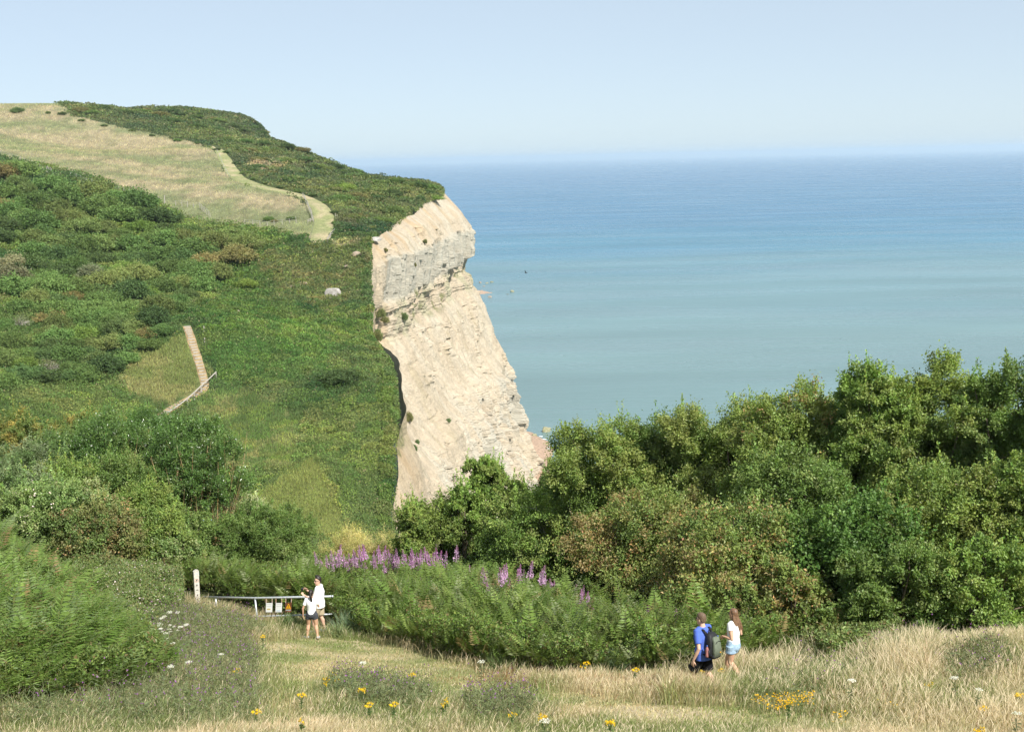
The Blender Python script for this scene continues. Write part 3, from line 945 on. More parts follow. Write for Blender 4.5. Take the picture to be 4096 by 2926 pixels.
# right-hand belt of trees: (kind, label, px, top, distance, half width, palette, seed, options)
RT = [
    ('spire_tree', 'small upright tree with a tall spiky leading shoot before the cliff foot', 486, 447, 57, 19, FRESH, 1, dict(shoots=34, z0=.2, dens=1.3)),
    ('bushy_tree', 'light green rounded tree left of the spiky one, hiding the lowest cliff', 442, 500, 57, 32, OLIVE, 2, dict(shoots=26)),
    ('bushy_tree', 'bright green tree with bare white branch ends showing through its middle', 548, 486, 54, 44, FRESH, 3, dict(stem_mat=BARK_WHITE, extra_stems=10, shoots=14)),
    ('bushy_tree', 'slim light green sapling just left of the spiky one', 462, 480, 56, 15, FRESH, 63, dict(shoots=30, z0=.05)),
    ('bushy_tree', 'slim leafy sapling between the spiky tree and the white branched tree', 514, 474, 56, 17, OLIVE, 64, dict(shoots=30, z0=.05)),
    ('bushy_tree', 'light green sapling at the outer end of the leafy group before the cliff', 416, 506, 56, 15, OLIVE, 65, dict(shoots=26, z0=.05)),
    ('twiggy_shrub', 'dark shrub full of bare grey twigs beside the beach gap', 560, 455, 58, 26, DARK, 4, dict(stem_mat=BARK_WHITE, extra_stems=26, dens=.6)),
    ('hawthorn_tree', 'rounded olive hawthorn whose top meets the sea just right of the beach', 612, 414, 53, 46, OLIVE, 5, dict(shoots=18)),
    ('hawthorn_tree', 'dark green hawthorn with two tall leaf shoots against the sea', 672, 406, 53, 44, DARK, 6, dict(shoots=22)),
    ('hawthorn_tree', 'pale olive hawthorn in the back row with a broad low dome top', 733, 393, 51, 50, OLIVE, 7, dict(shoots=16)),
    ('hawthorn_tree', 'bronze topped hawthorn in the back row left of the tallest trees', 805, 380, 47, 52, OLIVE, 8, dict(tips=RUSTTIP, tipfrac=.08, shoots=18)),
    ('field_maple_tree', 'tall yellow green tree whose crown stands first above the dip in the tree line', 872, 342, 45, 42, FRESH, 9, dict(shoots=22)),
    ('field_maple_tree', 'tall dense green tree with spiky shoots in the middle of the highest crowns', 945, 348, 44, 54, OLIVE, 10, dict(shoots=26)),
    ('field_maple_tree', 'tall dark tree cut by the edge of the view', 1018, 346, 42, 46, DARK, 11, dict(shoots=18)),
    ('thorn_tree', 'russet tinged thorn tree overhanging the willowherb at the dark hollow', 650, 492, 47, 50, RUST, 12, dict(z0=.24, tips=RUSTTIP, tipfrac=.20, shoots=10)),
    ('thorn_tree', 'broad thorn with the reddest leaves behind the walking couple', 735, 505, 39.5, 62, RUST, 13, dict(z0=.16, tips=RUSTTIP, tipfrac=.26, shoots=8)),
    ('oak_tree', 'dark green oak above the russet thorn, half way up the tree belt', 800, 450, 41, 56, DARK, 14, dict(shoots=8, leaf=.095)),
    ('oak_tree', 'oak with broad glossy lobed leaves beside the black gap', 868, 498, 38, 54, GLOSS, 15, dict(shoots=6, leaf=.105, aspect=.7)),
    ('blackthorn_tree', 'yellow green blackthorn with long looping sprays at mid height near the edge', 955, 462, 38.5, 60, OLIVE, 16, dict(shoots=12)),
    ('blackthorn_tree', 'yellow green blackthorn at the extreme edge under the tall dark tree', 1022, 452, 37.5, 42, OLIVE, 17, dict(shoots=10)),
    ('low_thorn_bush', 'low russet bush right behind the woman in the white top', 782, 570, 36, 36, RUST, 18, dict(tips=RUSTTIP, tipfrac=.30, z0=.02, shoots=6, k=12)),
    ('low_thorn_bush', 'low bushy thorn filling the ground under the glossy oak', 905, 548, 35.5, 44, DARK, 19, dict(z0=.02, shoots=8, k=14)),
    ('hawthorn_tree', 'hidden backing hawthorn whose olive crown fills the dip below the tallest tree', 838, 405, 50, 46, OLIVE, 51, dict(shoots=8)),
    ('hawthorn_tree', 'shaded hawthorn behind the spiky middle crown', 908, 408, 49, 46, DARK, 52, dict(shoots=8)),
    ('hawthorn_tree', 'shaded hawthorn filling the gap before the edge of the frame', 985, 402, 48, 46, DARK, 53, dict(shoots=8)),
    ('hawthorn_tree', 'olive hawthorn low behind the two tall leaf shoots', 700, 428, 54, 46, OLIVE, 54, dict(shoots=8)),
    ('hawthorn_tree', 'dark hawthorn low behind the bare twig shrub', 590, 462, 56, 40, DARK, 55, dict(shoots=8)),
    ('low_thorn_bush', 'dark low bush under the bright green tree beside the hollow', 520, 540, 54, 38, DARK, 56, dict(shoots=4, z0=.02, k=14)),
    ('low_thorn_bush', 'low pale green thorn above the dry grass near the edge', 988, 545, 35, 46, FRESH, 20, dict(z0=.02, shoots=10, k=14)),
]
for nm, lab, px, pt, Yd, hw, pal, sd, kw in RT:
    cat = 'shrub' if 'shrub' in nm or 'bush' in nm else 'tree'
    if nm == 'bushy_tree' or nm == 'spire_tree':
        kw.setdefault('leaf', .09)
    tree(nm, cat, lab, px, pt - 9, Yd, hw * 1.32, pal, seed=sd, group='belt of trees above the sea', **kw)

YEL = [(2, (.155, .150, .045)), (3, (.09, .125, .035)), (1, (.20, .165, .045))]
SILV = [(3, (.10, .135, .060)), (2, (.08, .125, .042)), (1, (.13, .16, .085))]
BRWN = [(3, (.115, .125, .045)), (2, (.14, .125, .055)), (3, (.085, .125, .038))]
BRAM = [(3, (.13, .18, .06)), (2, (.10, .15, .05)), (1, (.17, .19, .09))]
GORS = [(3, (.27, .25, .10)), (2, (.20, .21, .075)), (1, (.33, .29, .14))]
SAL = [(3, (.26, .28, .16)), (2, (.18, .22, .10))]
LT = [
    ('shrub', 'yellow tipped dark shrub at the far end of the thicket, cut by the frame', 22, 392, 71, 46, YEL, 31, dict(shoots=10)),
    ('shrub', 'golden topped shrub behind the glossy willows, below the brown scrub', 88, 389, 72, 44, YEL, 32, dict(shoots=12)),
    ('thorn_shrub', 'dense dark green thorn right above the left end of the bracken', 32, 484, 51, 44, DARK, 60, dict(z0=.04)),
    ('hazel_shrub', 'rounded green hazel in front of the brownish blackthorn and willow stems', 150, 506, 50, 36, OLIVE, 61, dict(z0=.04)),
    ('hazel_shrub', 'leafy hazel hiding the foot of the tallest willow', 186, 506, 53, 30, DARK, 62, dict(z0=.04)),
    ('willow_tree', 'dark leafy willow under the golden topped shrub, left of the bare pale stems', 52, 424, 62, 52, GLOSS, 57, dict(mat=LEAF_GLOSS, leaf=.10, aspect=.42, z0=.1)),
    ('thorn_shrub', 'dark green thorn filling the thicket below the clump of bare pale stems', 118, 446, 57, 52, DARK, 58, dict(z0=.05)),
    ('thorn_shrub', 'olive thorn between the dark willow and the grey green thorn', 62, 456, 56, 44, OLIVE, 59, dict(z0=.05)),
    ('willow_tree', 'glossy dark willow in the middle of the thicket with a clump of bare pale stems', 100, 402, 63, 66, GLOSS, 33, dict(stem_mat=BARK_PALE, extra_stems=46, mat=LEAF_GLOSS, leaf=.105, aspect=.4, dens=.95, z0=.25, k=30)),
    ('willow_tree', 'glossy willow with dead forked stems poking above its crown', 146, 396, 65, 54, GLOSS, 34, dict(stem_mat=BARK_PALE, extra_stems=40, mat=LEAF_GLOSS, leaf=.105, aspect=.4, dens=.95, z0=.3, k=28, shoots=14)),
    ('willow_tree', 'tallest glossy willow, touching the wooden handrail, bare yellow stems below its leaves', 190, 406, 58, 50, GLOSS, 35, dict(stem_mat=BARK_PALE, extra_stems=120, mat=LEAF_GLOSS, leaf=.105, aspect=.4, dens=.7, z0=.46, k=28)),
    ('silver_shrub', 'silvery green shrub left of the glossy willows', 24, 432, 59, 40, SILV, 36, dict(leaf=.09, aspect=.4)),
    ('thorn_shrub', 'grey green thorn shrub with bare twigs at the edge of the view above the bramble', 12, 462, 53, 38, SILV, 37, dict(extra_stems=14, stem_mat=BARK_WHITE)),
    ('bramble_bush', 'bramble mound covered in pale pink blossom above the bracken slope', 58, 474, 50, 48, BRAM, 38, dict(blossom=(130, (.62, .52, .50), .05), z0=.04, shoots=6)),
    ('blackthorn_shrub', 'brownish blackthorn shrub between the blossoming bramble and the willows', 95, 496, 49, 44, BRWN, 39, dict(tips=(.18, .13, .06), tipfrac=.12, z0=.05)),
    ('hazel_shrub', 'mid green leafy shrub below the clump of bare pale stems', 140, 478, 52, 40, OLIVE, 40, dict(z0=.05)),
    ('round_bush', 'big rounded dark green bush right of the bare stemmed willow', 268, 500, 54, 40, DARK, 41, dict(z0=.03, leaf=.07, shoots=14, dens=1.2)),
    ('round_bush', 'dark green bush at the foot of the bare stemmed willow', 222, 512, 53, 26, DARK, 42, dict(z0=.03, leaf=.07, shoots=8)),
    ('sallow_bush', 'pale woolly sallow behind the big rounded bush', 244, 486, 60, 24, SAL, 43, dict(z0=.1, aspect=.4)),
    ('gorse_bush', 'dry straw yellow gorse bush behind the pink willowherb', 362, 530, 60, 38, GORS, 44, dict(z0=.02, leaf=.07, aspect=.3, extra_stems=40, stem_mat=BARK_PALE, shoots=26, dens=1.3)),
    ('gorse_bush', 'small green gorse bush left of the straw yellow one', 322, 548, 62, 18, OLIVE, 45, dict(z0=.02, leaf=.07, aspect=.3, k=10)),
    ('thorn_shrub', 'leafy green shrub sloping down to the wooden post', 165, 528, 50, 34, BRAM, 46, dict(z0=.03, shoots=6)),
]
for nm, lab, px, pt, Yd, hw, pal, sd, kw in LT:
    cat = 'tree' if 'tree' in nm else 'shrub'
    tree(nm, cat, lab, px, pt, Yd, hw, pal, seed=sd, group='thicket on the slope behind the gate', **kw)
# ---------------------------------------------------------------- plant cover across the glen
def path_dist(x, y, pts):
    """distance from points to a polyline in plan"""
    x = np.asarray(x); y = np.asarray(y)
    best = np.full(x.shape, 1e9)
    for (x0, y0), (x1, y1) in zip(pts[:-1], pts[1:]):
        dx, dy = x1 - x0, y1 - y0; L2 = dx * dx + dy * dy + 1e-9
        q = np.clip(((x - x0) * dx + (y - y0) * dy) / L2, 0, 1)
        best = np.minimum(best, np.hypot(x - x0 - q * dx, y - y0 - q * dy))
    return best


def resample(pts, step):
    p = np.array(pts, float)
    for _ in range(3):      # corner cutting
        p = np.r_[p[:1], np.stack([p[:-1] * .75 + p[1:] * .25, p[:-1] * .25 + p[1:] * .75], 1).reshape(-1, p.shape[1]), p[-1:]]
    d = np.r_[0, np.cumsum(np.linalg.norm(np.diff(p[:, :2], axis=0), axis=1))]
    s = np.linspace(0, d[-1], max(4, int(d[-1] / step)))
    return np.stack([np.interp(s, d, p[:, k]) for k in range(p.shape[1])], 1)


MOWPATH = plan([(212, 146), (221, 153), (227, 162), (232, 171), (240, 179), (252, 184), (266, 188), (282, 191), (298, 195), (310, 199), (319, 206), (324, 214), (324, 223), (322, 232), (320, 240)], 280)
STEPPATH = plan([(187, 326), (190, 335), (194, 348), (199, 362), (203, 376), (206, 388), (193, 396), (178, 404), (165, 412), (155, 419)], 130)
SEC = plan([(172, 318), (180, 322), (187, 326)], 130)
mow = resample(MOWPATH, 1.5); stp = resample(STEPPATH, .5)


def ribbon(name, ctr, width, mat, tone, lift=.06, nx=9):
    tx = np.gradient(ctr[:, 0]); ty = np.gradient(ctr[:, 1]); l = np.hypot(tx, ty); nx_, ny_ = ty / l, -tx / l
    a = np.linspace(-1, 1, nx)
    wv = width if hasattr(width, '__len__') else np.full(len(ctr), width)
    wob = 1 + .25 * (fbm2(np.arange(len(ctr)) / 6, np.zeros(len(ctr)), 3, 140) - .5)
    x = ctr[:, 0:1] + nx_[:, None] * a * (wv * wob)[:, None] / 2; y = ctr[:, 1:2] + ny_[:, None] * a * (wv * wob)[:, None] / 2
    z = Hh(x, y) + lift
    z[:, 0] -= lift + .08; z[:, -1] -= lift + .08
    i = np.arange(x.size).reshape(x.shape)
    f = np.stack([i[:-1, :-1], i[:-1, 1:], i[1:, 1:], i[1:, :-1]], -1).reshape(-1, 4)
    v = np.stack([x, y, z], -1).reshape(-1, 3)
    o = link(name, mesh_np(name, v, f, mat, tone(v[:, 0], v[:, 1], np.tile(a, len(ctr))), True))
    tag(o, kind='structure')
    return o


def mow_tone(x, y, a):
    n = fbm2(x / 2.5, y / 5, 3, 141)
    w = np.clip(.35 + (n - .5) * 2.4 - .5 * smooth(.2, .8, a), 0, 1)[:, None]
    return np.array([.25, .27, .12]) * (1 - w) + np.array([.42, .355, .22]) * w


ribbon('mown_path', mow, np.interp(mow[:, 1], [300, 420, 480, 540], [5.2, 5.4, 5.0, 1.5]), MAT_HILL, mow_tone)
ribbon('footpath', stp, 1.5, MAT_HILL, lambda x, y, a: np.array([.34, .25, .135]) * (.8 + .4 * fbm2(x / .7, y / .7, 3, 142))[:, None], .05)
MOWL = [(p[0], p[1]) for p in mow[::4]] + [(mow[-1][0], mow[-1][1])]
STPL = [(p[0], p[1]) for p in stp[::6]] + [(stp[-1][0], stp[-1][1])]

SCRUBL = plan([(0, 168), (50, 180), (100, 192), (150, 208), (200, 228), (235, 238), (268, 243), (258, 264), (222, 292), (192, 318), (176, 338), (150, 358), (120, 372), (95, 388), (0, 398)], 120)
CREST = plan([(78, 112), (112, 106), (190, 108), (250, 123), (300, 143), (340, 161), (400, 176), (438, 184), (445, 199), (428, 205), (398, 229), (376, 243), (345, 238), (334, 232), (331, 214), (322, 203), (300, 188), (275, 180), (252, 176),
              (240, 166), (232, 155), (224, 145), (205, 134), (160, 119), (130, 113)], 280) + [(-60, 520), (-75, 570), (-110, 650), (-150, 720), (-260, 760), (-260, 730)]


def cover(name, n, seed, ylo, yhi, label):
    r = np.random.default_rng(seed)
    y = np.exp(r.uniform(math.log(ylo), math.log(yhi), n))
    xl = (-20 - 512) / FPX * y * 1.03; xr = XE(y) + .3
    x = xl + (xr - xl) * r.random(n)
    e_ = r.random(n) < .08
    x = np.where(e_, XE(y) + r.uniform(-1.6, .55, n), x)
    tone, fld = hill_tone(x, y)
    cell = np.where(inpoly(x, y, CREST), 5.0, np.where(inpoly(x, y, SCRUBL), 4.2, 2.4))
    wx = x + 1.4 * (fbm2(x / 3, y / 3, 3, 152) - .5); wy = y + 1.4 * (fbm2(x / 3, y / 3, 3, 153) - .5)
    cd = np.zeros(n); cid = np.zeros(n)
    for cs in (5.0, 4.2, 2.4):
        d_1, i_1 = worley(wx, wy, cs, 154); m_ = cell == cs; cd[m_] = d_1[m_]; cid[m_] = i_1[m_]
    dome = np.sqrt(np.clip(1 - (cd / .72) ** 2, 0, 1))
    vh = .10 + dome * cell * (.10 + .26 * cid) + .35 * fbm2(x / 1.5, y / 1.5, 2, 150)
    pal_ = np.array([[1.0, 1.0, 1.0], [.78, .86, .85], [1.22, 1.10, 1.0], [1.25, 1.26, 1.0], [.85, 1.0, .9], [1.20, 1.05, 1.1], [1.0, 1.12, 1.0], [.70, .84, .8], [1.12, 1.16, .95], [1.05, 1.0, 1.05]])
    woody = ~(fld | inpoly(x, y, PATHGRASS) | inpoly(x, y, YELLOW))
    tone = np.where(woody[:, None], tone * pal_[(cid * 97.3 % 1.0 * 10).astype(int)], tone)
    pg = inpoly(x, y, PATHGRASS) | inpoly(x, y, DRYGREEN) | inpoly(x, y, YELLOW)
    vh = np.where(pg, .35, vh) * np.where(inpoly(x, y, DARKTURF), .55, 1)
    vh = np.where(inpoly(x, y, CREST), vh * .95, vh)
    vh = np.where(inpoly(x, y, SCRUBL), vh * .7, vh)
    vh = np.where(fld, .12, vh)
    keep = (path_dist(x, y, MOWL) > 2.5) & (path_dist(x, y, STPL) > .62 + .5 * fbm2(x / .8, y / .8, 2, 158))
    keep &= ~(fld & (r.random(n) < .25))
    keep &= (x < XE(y) + .6)
    x, y, tone, vh, fld, pg = [q[keep] for q in (x, y, tone, vh, fld, pg)]
    n = len(x)
    size = .00105 * y * r.uniform(.7, 1.5, n) * np.where(fld, .6, 1)
    up = r.random(n) ** .3
    P = np.stack([x, y, Hh(x, y) + vh * up - .04], 1)
    grassy = pg | fld
    D = unit(rand_dirs(r, n, -.2) * np.where(grassy, .45, 1)[:, None] + np.array([0, 0, .35]) + np.where(grassy, .8, 0)[:, None] * np.array([0, 0, 1]))
    Nn = unit(rand_dirs(r, n) * .8 + np.array([0, 0, .7]))
    C = tone * (1 + r.normal(0, .22, (n, 1)).clip(-.5, .7)) * (1 + r.normal(0, .05, (n, 3)))
    over = np.maximum(0, x - XE(y)); P[:, 2] -= over * 1.1
    dead = r.random(n) < .02
    C[dead] = C[dead] * .4 + np.array([.22, .17, .11]) * .6
    v, f = leaf_quads(P, D, Nn, size * np.where(grassy, 1.5, 1), size * np.where(grassy, .35, .8))
    o = link(name, mesh_np(name, v, f, FAR_LEAF, np.repeat(C.clip(.008, .8), 4, 0)))
    tag(o, label, 'ground cover', kind='stuff')


cover('undergrowth', 420000, 160, 135, 330, 'low bracken, heather and grass covering the slope across the glen')
cover('undergrowth', 190000, 161, 330, 760, 'low scrub and dry grass covering the far hilltop')

# ---- wind-clipped bushes, copies of a few kinds
def bush_proto(seed, kind):
    r = np.random.default_rng(seed)
    k = {'dome': 11, 'low': 9, 'dead': 9}[kind]
    lobes = []
    for i in range(k):
        a = i * 2.4 + r.normal(0, .3); q = r.uniform(.15, .72) if i else 0
        rad = r.uniform(.30, .46)
        lobes.append((q * math.cos(a), q * math.sin(a), (.30 + .34 * (1 - q)) * r.uniform(.8, 1.1), rad, rad, rad * .8))
    n = {'dome': 9500, 'low': 8000, 'dead': 700}[kind]
    v, f, c, sc = crown_np(r, lobes, n, .085 if kind != 'dead' else .10, [(1, (1, 1, 1))], .30, aspect=.75 if kind != 'dead' else .3, zlo=-.35, sprays_per=22)
    c = c.clip(.35, 1.7)
    if kind == 'low':
        v[:, 2] *= .62
    v[:, 2] = np.maximum(v[:, 2], -.1)
    me = mesh_np('bush', v, f, FAR_LEAF, c)
    if kind == 'dead':
        b = MB()
        for i in range(44):
            a = r.uniform(0, 2 * PI); e = r.uniform(.25, 1.3)
            p = Vector((math.cos(a) * math.cos(e), math.sin(a) * math.cos(e), math.sin(e) * .8)) * r.uniform(.75, 1.0)
            b.tube([(0, 0, -.05), p * .5 + Vector((0, 0, .12)), p], [.035, .025, .012], 3, False)
        bm = b.mesh('bush', BARK_WHITE)
        return me, bm
    return me, None


PROTO = {k: [bush_proto(200 + 10 * j + len(k), k) for j in range(m)] for k, m in (('dome', 6), ('low', 4), ('dead', 2))}
BUSH_COL = {
    'green': ((.088, .140, .042), 'rounded mid green'), 'dark': ((.062, .098, .034), 'dark green'), 'olive': ((.112, .145, .048), 'olive green'),
    'brown': ((.150, .138, .055), 'brownish wind-burnt'), 'bright': ((.120, .178, .042), 'bright yellow green'), 'grey': ((.150, .160, .090), 'grey green twiggy'),
}
REGION_TEXT = {'left': ('in the wooded slope left of the stepped path', 'bushes packed on the wooded slope left of the steps'),
               'crest': ('on the headland between mown path and cliff edge', 'bushes on the headland behind the cliff edge'),
               'slope': ('on the open slope between steps and cliff edge', 'bushes on the open slope beside the cliff'),
               'field': ('in the dry pasture by the lower fence', 'bushes in the dry pasture')}
NBUSH = 0


def bush(x, y, rad, colkey, region, kind='dome', squash=1.0, label=None, group=None, r=random, rgb=None):
    global NBUSH
    NBUSH += 1
    me, bm = r.choice(PROTO[kind])
    o = bpy.data.objects.new('bush', me); col.objects.link(o)
    o.location = (x, y, zat(x, y) - .12 * rad)
    o.rotation_euler = (0, 0, r.uniform(0, 6.28))
    o.scale = (rad * r.uniform(.9, 1.2), rad * r.uniform(.9, 1.2), rad * squash * r.uniform(.85, 1.1))
    c = rgb or BUSH_COL[colkey][0]; j = r.uniform(.78, 1.32)
    o.color = (c[0] * j * r.uniform(.92, 1.1), c[1] * j, c[2] * j, 1)
    tx, gp = REGION_TEXT[region]
    if kind == 'dead':
        tag(o, label or 'grey leafless bush ' + tx, 'bush', group or 'leafless ' + gp)
    else:
        tag(o, label or '%s %s bush %s' % (BUSH_COL[colkey][1], 'low' if kind == 'low' else 'domed', tx), 'bush', group or '%s %s %s' % (BUSH_COL[colkey][1], kind, gp))
    if bm is not None:
        t_ = bpy.data.objects.new('branches', bm); col.objects.link(t_); t_.parent = o
    return o


rb = random.Random(77)


def scatter_bushes(poly_px, region, npx, minpx, rpx, kinds, ymin, tries=7000, avoid_paths=True):
    got = []
    xs = [p[0] for p in poly_px]; ys = [p[1] for p in poly_px]
    cnt = 0
    for _ in range(tries):
        if cnt >= npx:
            break
        px, py = rb.uniform(min(xs), max(xs)), rb.uniform(min(ys), max(ys))
        if not inpoly(np.array([px]), np.array([py]), poly_px)[0]:
            continue
        if any((px - a) ** 2 + ((py - b) * 1.7) ** 2 < minpx ** 2 for a, b in got):
            continue
        g = G(px, py, ymin, 900, 500)
        if g is None:
            continue
        rad = min(rb.uniform(*rpx) * g[1] / FPX, 4.2 if g[1] > 420 else 9)
        if path_dist(np.array([g[0]]), np.array([g[1]]), MOWL)[0] < rad + 2.2 or path_dist(np.array([g[0]]), np.array([g[1]]), STPL)[0] < rad + .8:
            continue
        if g[0] > XE(g[1]) - rad * .6:
            continue
        got.append((px, py)); cnt += 1
        ck = rb.choices([k[0] for k in kinds], [k[2] for k in kinds])[0]
        kind = [k[1] for k in kinds if k[0] == ck][0]
        bush(g[0], g[1], rad, ck if ck != 'dead' else 'grey', region, kind, 1.0 if kind != 'low' else .8, r=rb)
    return got


KL = [('green', 'dome', 10), ('dark', 'dome', 3), ('olive', 'dome', 5), ('brown', 'dome', 1.3), ('bright', 'dome', .9), ('grey', 'dome', .8), ('dead', 'dead', .25)]
KC = [('green', 'low', 6), ('dark', 'low', 6), ('olive', 'low', 3), ('brown', 'low', 1.2), ('bright', 'low', .5)]
scatter_bushes([(0, 172), (50, 184), (100, 196), (150, 212), (200, 232), (235, 241), (250, 248), (215, 285), (190, 312), (170, 335), (150, 352), (110, 372), (70, 386), (0, 394)], 'left', 140, 13.5, (12, 22), KL, 120)
scatter_bushes([(80, 113), (112, 107), (190, 110), (250, 125), (300, 145), (340, 163), (400, 178), (436, 186), (440, 198), (425, 206), (396, 229), (372, 238), (345, 234), (335, 228), (333, 214), (322, 203), (300, 188), (275, 180),
                (252, 176), (243, 168), (234, 155), (224, 143), (205, 132), (160, 118)], 'crest', 56, 12.5, (10, 20), KC, 280)
scatter_bushes([(225, 292), (270, 262), (300, 310), (375, 300), (378, 400), (395, 440), (392, 510), (345, 470), (260, 380), (215, 330)], 'slope', 26, 17, (4.5, 9.5),
               [('green', 'low', 4), ('dark', 'low', 3), ('bright', 'low', 1.5), ('olive', 'low', 2)], 120)
# ones the photo singles out
for px, py, rp, ck, kind, reg, lab in [
    (340, 372, 24, 'dark', 'low', 'slope', 'broad dark green domed bush below the grey boulder, halfway to the cliff edge'),
    (50, 366, 15, 'grey', 'dead', 'left', 'silver grey leafless bush above the golden topped shrub'),
    (92, 350, 13, 'grey', 'dead', 'left', 'pinkish grey half dead bush right of the silver leafless one'),
    (55, 318, 15, 'brown', 'dome', 'left', 'dark brown domed bush above the leafless silver one'),
    (246, 284, 10, 'bright', 'dome', 'slope', 'yellow green domed bush in the dark turf at mid slope'),
    (198, 282, 7, 'bright', 'dome', 'slope', 'small yellow green bush left of the dark turf'),
    (268, 219, 5, 'green', 'dome', 'field', 'small round gorse bush standing behind the lower pasture fence'),
    (291, 217, 6, 'green', 'low', 'field', 'flat gorse bush right of the small round one in the pasture'),
    (274, 221, 3.5, 'brown', 'dome', 'field', 'small brown bush between the two pasture gorse bushes'),
    (432, 196, 11, 'bright', 'low', 'crest', 'bright green bush draped over the very cliff top corner'),
    (70, 299, 15, 'brown', 'dome', 'left', 'brown domed bush left of the green lobed wood edge'),
    (355, 214, 14, 'brown', 'low', 'crest', 'brown swept bush leaning over the sand slope by the mown path'),
]:
    g = G(px, py + rp * .3, 120 if py > 245 else 280)
    if g is not None:
        bush(g[0], g[1], rp * g[1] / FPX, ck, reg, kind, 1.0 if kind != 'low' else .8, lab, 'single bushes on the far hill', rb)
# row of dark bushes against the sky
for i, (px, py, rp) in enumerate([(18, 106, 6), (48, 107, 3), (62, 108, 3.5), (82, 106, 7), (92, 103, 7), (104, 102, 7), (118, 102, 7), (130, 103, 6), (146, 104, 6), (160, 104, 6), (174, 105, 6), (190, 106, 5), (200, 108, 5), (212, 112, 5), (222, 115, 5), (233, 118, 5), (243, 121, 6), (254, 122, 7), (266, 126, 5), (276, 132, 5), (286, 137, 5), (297, 142, 5), (308, 147, 5), (318, 152, 5), (328, 156, 5),
                                   (338, 161, 8), (356, 166, 8), (374, 170, 8), (392, 175, 8), (410, 180, 9), (428, 187, 8)]):
    g = G(px, py + 7, 280)
    if g is None:
        continue
    bush(g[0], g[1], rp * g[1] / FPX, ('dark', 'green', 'dark', 'brown', 'olive')[i % 5], 'crest', 'dome' if i < 4 else 'low', 1.0, None if i > 2 else ('flat dark bush on the skyline at the left end of the field', 'tiny dark bush on the field skyline', 'small dark bush next to the hilltop thicket on the skyline')[i],
         None if i > 2 else 'skyline bushes', rb)
for i, (px, py, rp) in enumerate([(217, 147, 4), (227, 150, 5), (237, 161, 5), (244, 171, 5), (254, 177, 5), (266, 181, 4), (281, 185, 5), (298, 189, 5), (313, 193, 5), (328, 200, 6), (335, 210, 6), (336, 221, 6), (335, 232, 6), (82, 118, 4), (104, 123, 4), (132, 128, 4), (152, 133, 4), (177, 138, 5), (198, 141, 5)]):
    g = G(px, py + 3, 280)
    if g is not None:
        lab = ('%s low bush on the hedge line beside the mown path' if i < 13 else '%s low bush on the upper edge of the dry field') % ('dark', 'mid green')[i % 2]
        bush(g[0], g[1], rp * g[1] / FPX, ('dark', 'green')[i % 2], 'crest', 'low', 1.0, lab, lab.replace('bush', 'bushes'), rb)
# plants hanging on the cliff
for i, (s_, l_, rad) in enumerate([(.30, 57, 1.3), (.36, 54, 1.6), (.44, 56, 1.4), (.40, 52, 1.0), (.52, 58, 1.2), (.33, 50, .9), (.58, 55, 1.1), (.48, 40, 1.1), (.50, 37, 1.9), (.46, 34, 1.0), (.56, 33, .9), (.27, 33, 1.2), (.30, 15, 1.0), (.36, 12, .8), (.62, 66, 1.0), (.68, 70, 1.2), (.55, 71, .9), (.26, 44, 1.1), (.38, 58, 1.2), (.42, 50, 1.3), (.35, 52, 1.1), (.46, 53, 1.0), (.31, 55, 1.2), (.54, 56, .9)]):
    a = int(s_ * CLIFF_V.shape[0]); z = np.argmin(np.abs(CLIFF_V[a, :, 2] - l_))
    p = CLIFF_V[a, z]
    me, _ = PROTO['low'][i % 4]
    o = bpy.data.objects.new('cliff_plant', me); col.objects.link(o)
    o.location = (p[0] - .1, p[1], p[2] - .3 * rad); rad = rad * (1.7 if 48 < l_ < 59 else 1.1); o.scale = (rad * .5, rad * 1.4, rad * 1.5); o.rotation_euler = (0, .5, rb.uniform(-.3, .3))
    o.color = (.125 * rb.uniform(.8, 1.3), .155, .06, 1)
    tag(o, 'small green plant tuft clinging to the sandstone cliff face', 'plant', 'plant tufts on the cliff face')
# ---------------------------------------------------------------- meadow, bracken and wild flowers
KNAP = [plan(p) for p in (
    [(105, 640), (140, 622), (185, 612), (245, 622), (268, 640), (256, 690), (262, 731), (0, 731), (0, 716), (100, 706), (160, 692), (172, 668)],
    [(325, 700), (352, 668), (392, 668), (440, 694), (425, 716), (370, 712)],
    [(735, 722), (752, 694), (822, 655), (900, 640), (1024, 606), (1024, 634), (930, 650), (862, 684), (800, 722)],
    [(460, 712), (520, 702), (540, 722), (480, 729)],
    [(940, 668), (1000, 650), (1010, 680), (950, 695)])]
HEADY = plan([(670, 676), (770, 678), (800, 672), (850, 640), (905, 630), (1024, 618), (1024, 731), (860, 731), (830, 700)])
RED = [plan(p) for p in ([(455, 672), (500, 668), (548, 678), (540, 688), (480, 684)], [(590, 684), (660, 678), (680, 690), (610, 694)], [(830, 700), (890, 690), (900, 706), (845, 712)])]
GREENISH = [plan(p) for p in ([(740, 706), (800, 690), (880, 704), (940, 712), (930, 731), (800, 731)], [(335, 640), (420, 652), (520, 676), (500, 688), (400, 668)], [(560, 668), (720, 668), (735, 680), (600, 684)])]
FRONT = plan([(662, 706), (795, 702), (795, 690), (662, 694)])
GATE_L = np.array([-10.35, 47.2]); GATE_R = np.array([-5.55, 44.6])
BRK_C = plan([(334, 631), (350, 633), (376, 641), (420, 651), (465, 662), (500, 670), (560, 679), (640, 675), (700, 671), (745, 666), (790, 654), (820, 645), (850, 641), (880, 636)]) + \
    [(10, 35), (8.8, 35.2), (7, 35), (4.9, 36.5), (2.5, 40.5), (1.1, 43), (-.4, 47), (-2.2, 51), (-4, 54.5), (-7, 57.5), (-24, 59), (-22, 51), (-15.5, 49.3), (-10.6, 48.2), (-5.9, 45.8)]
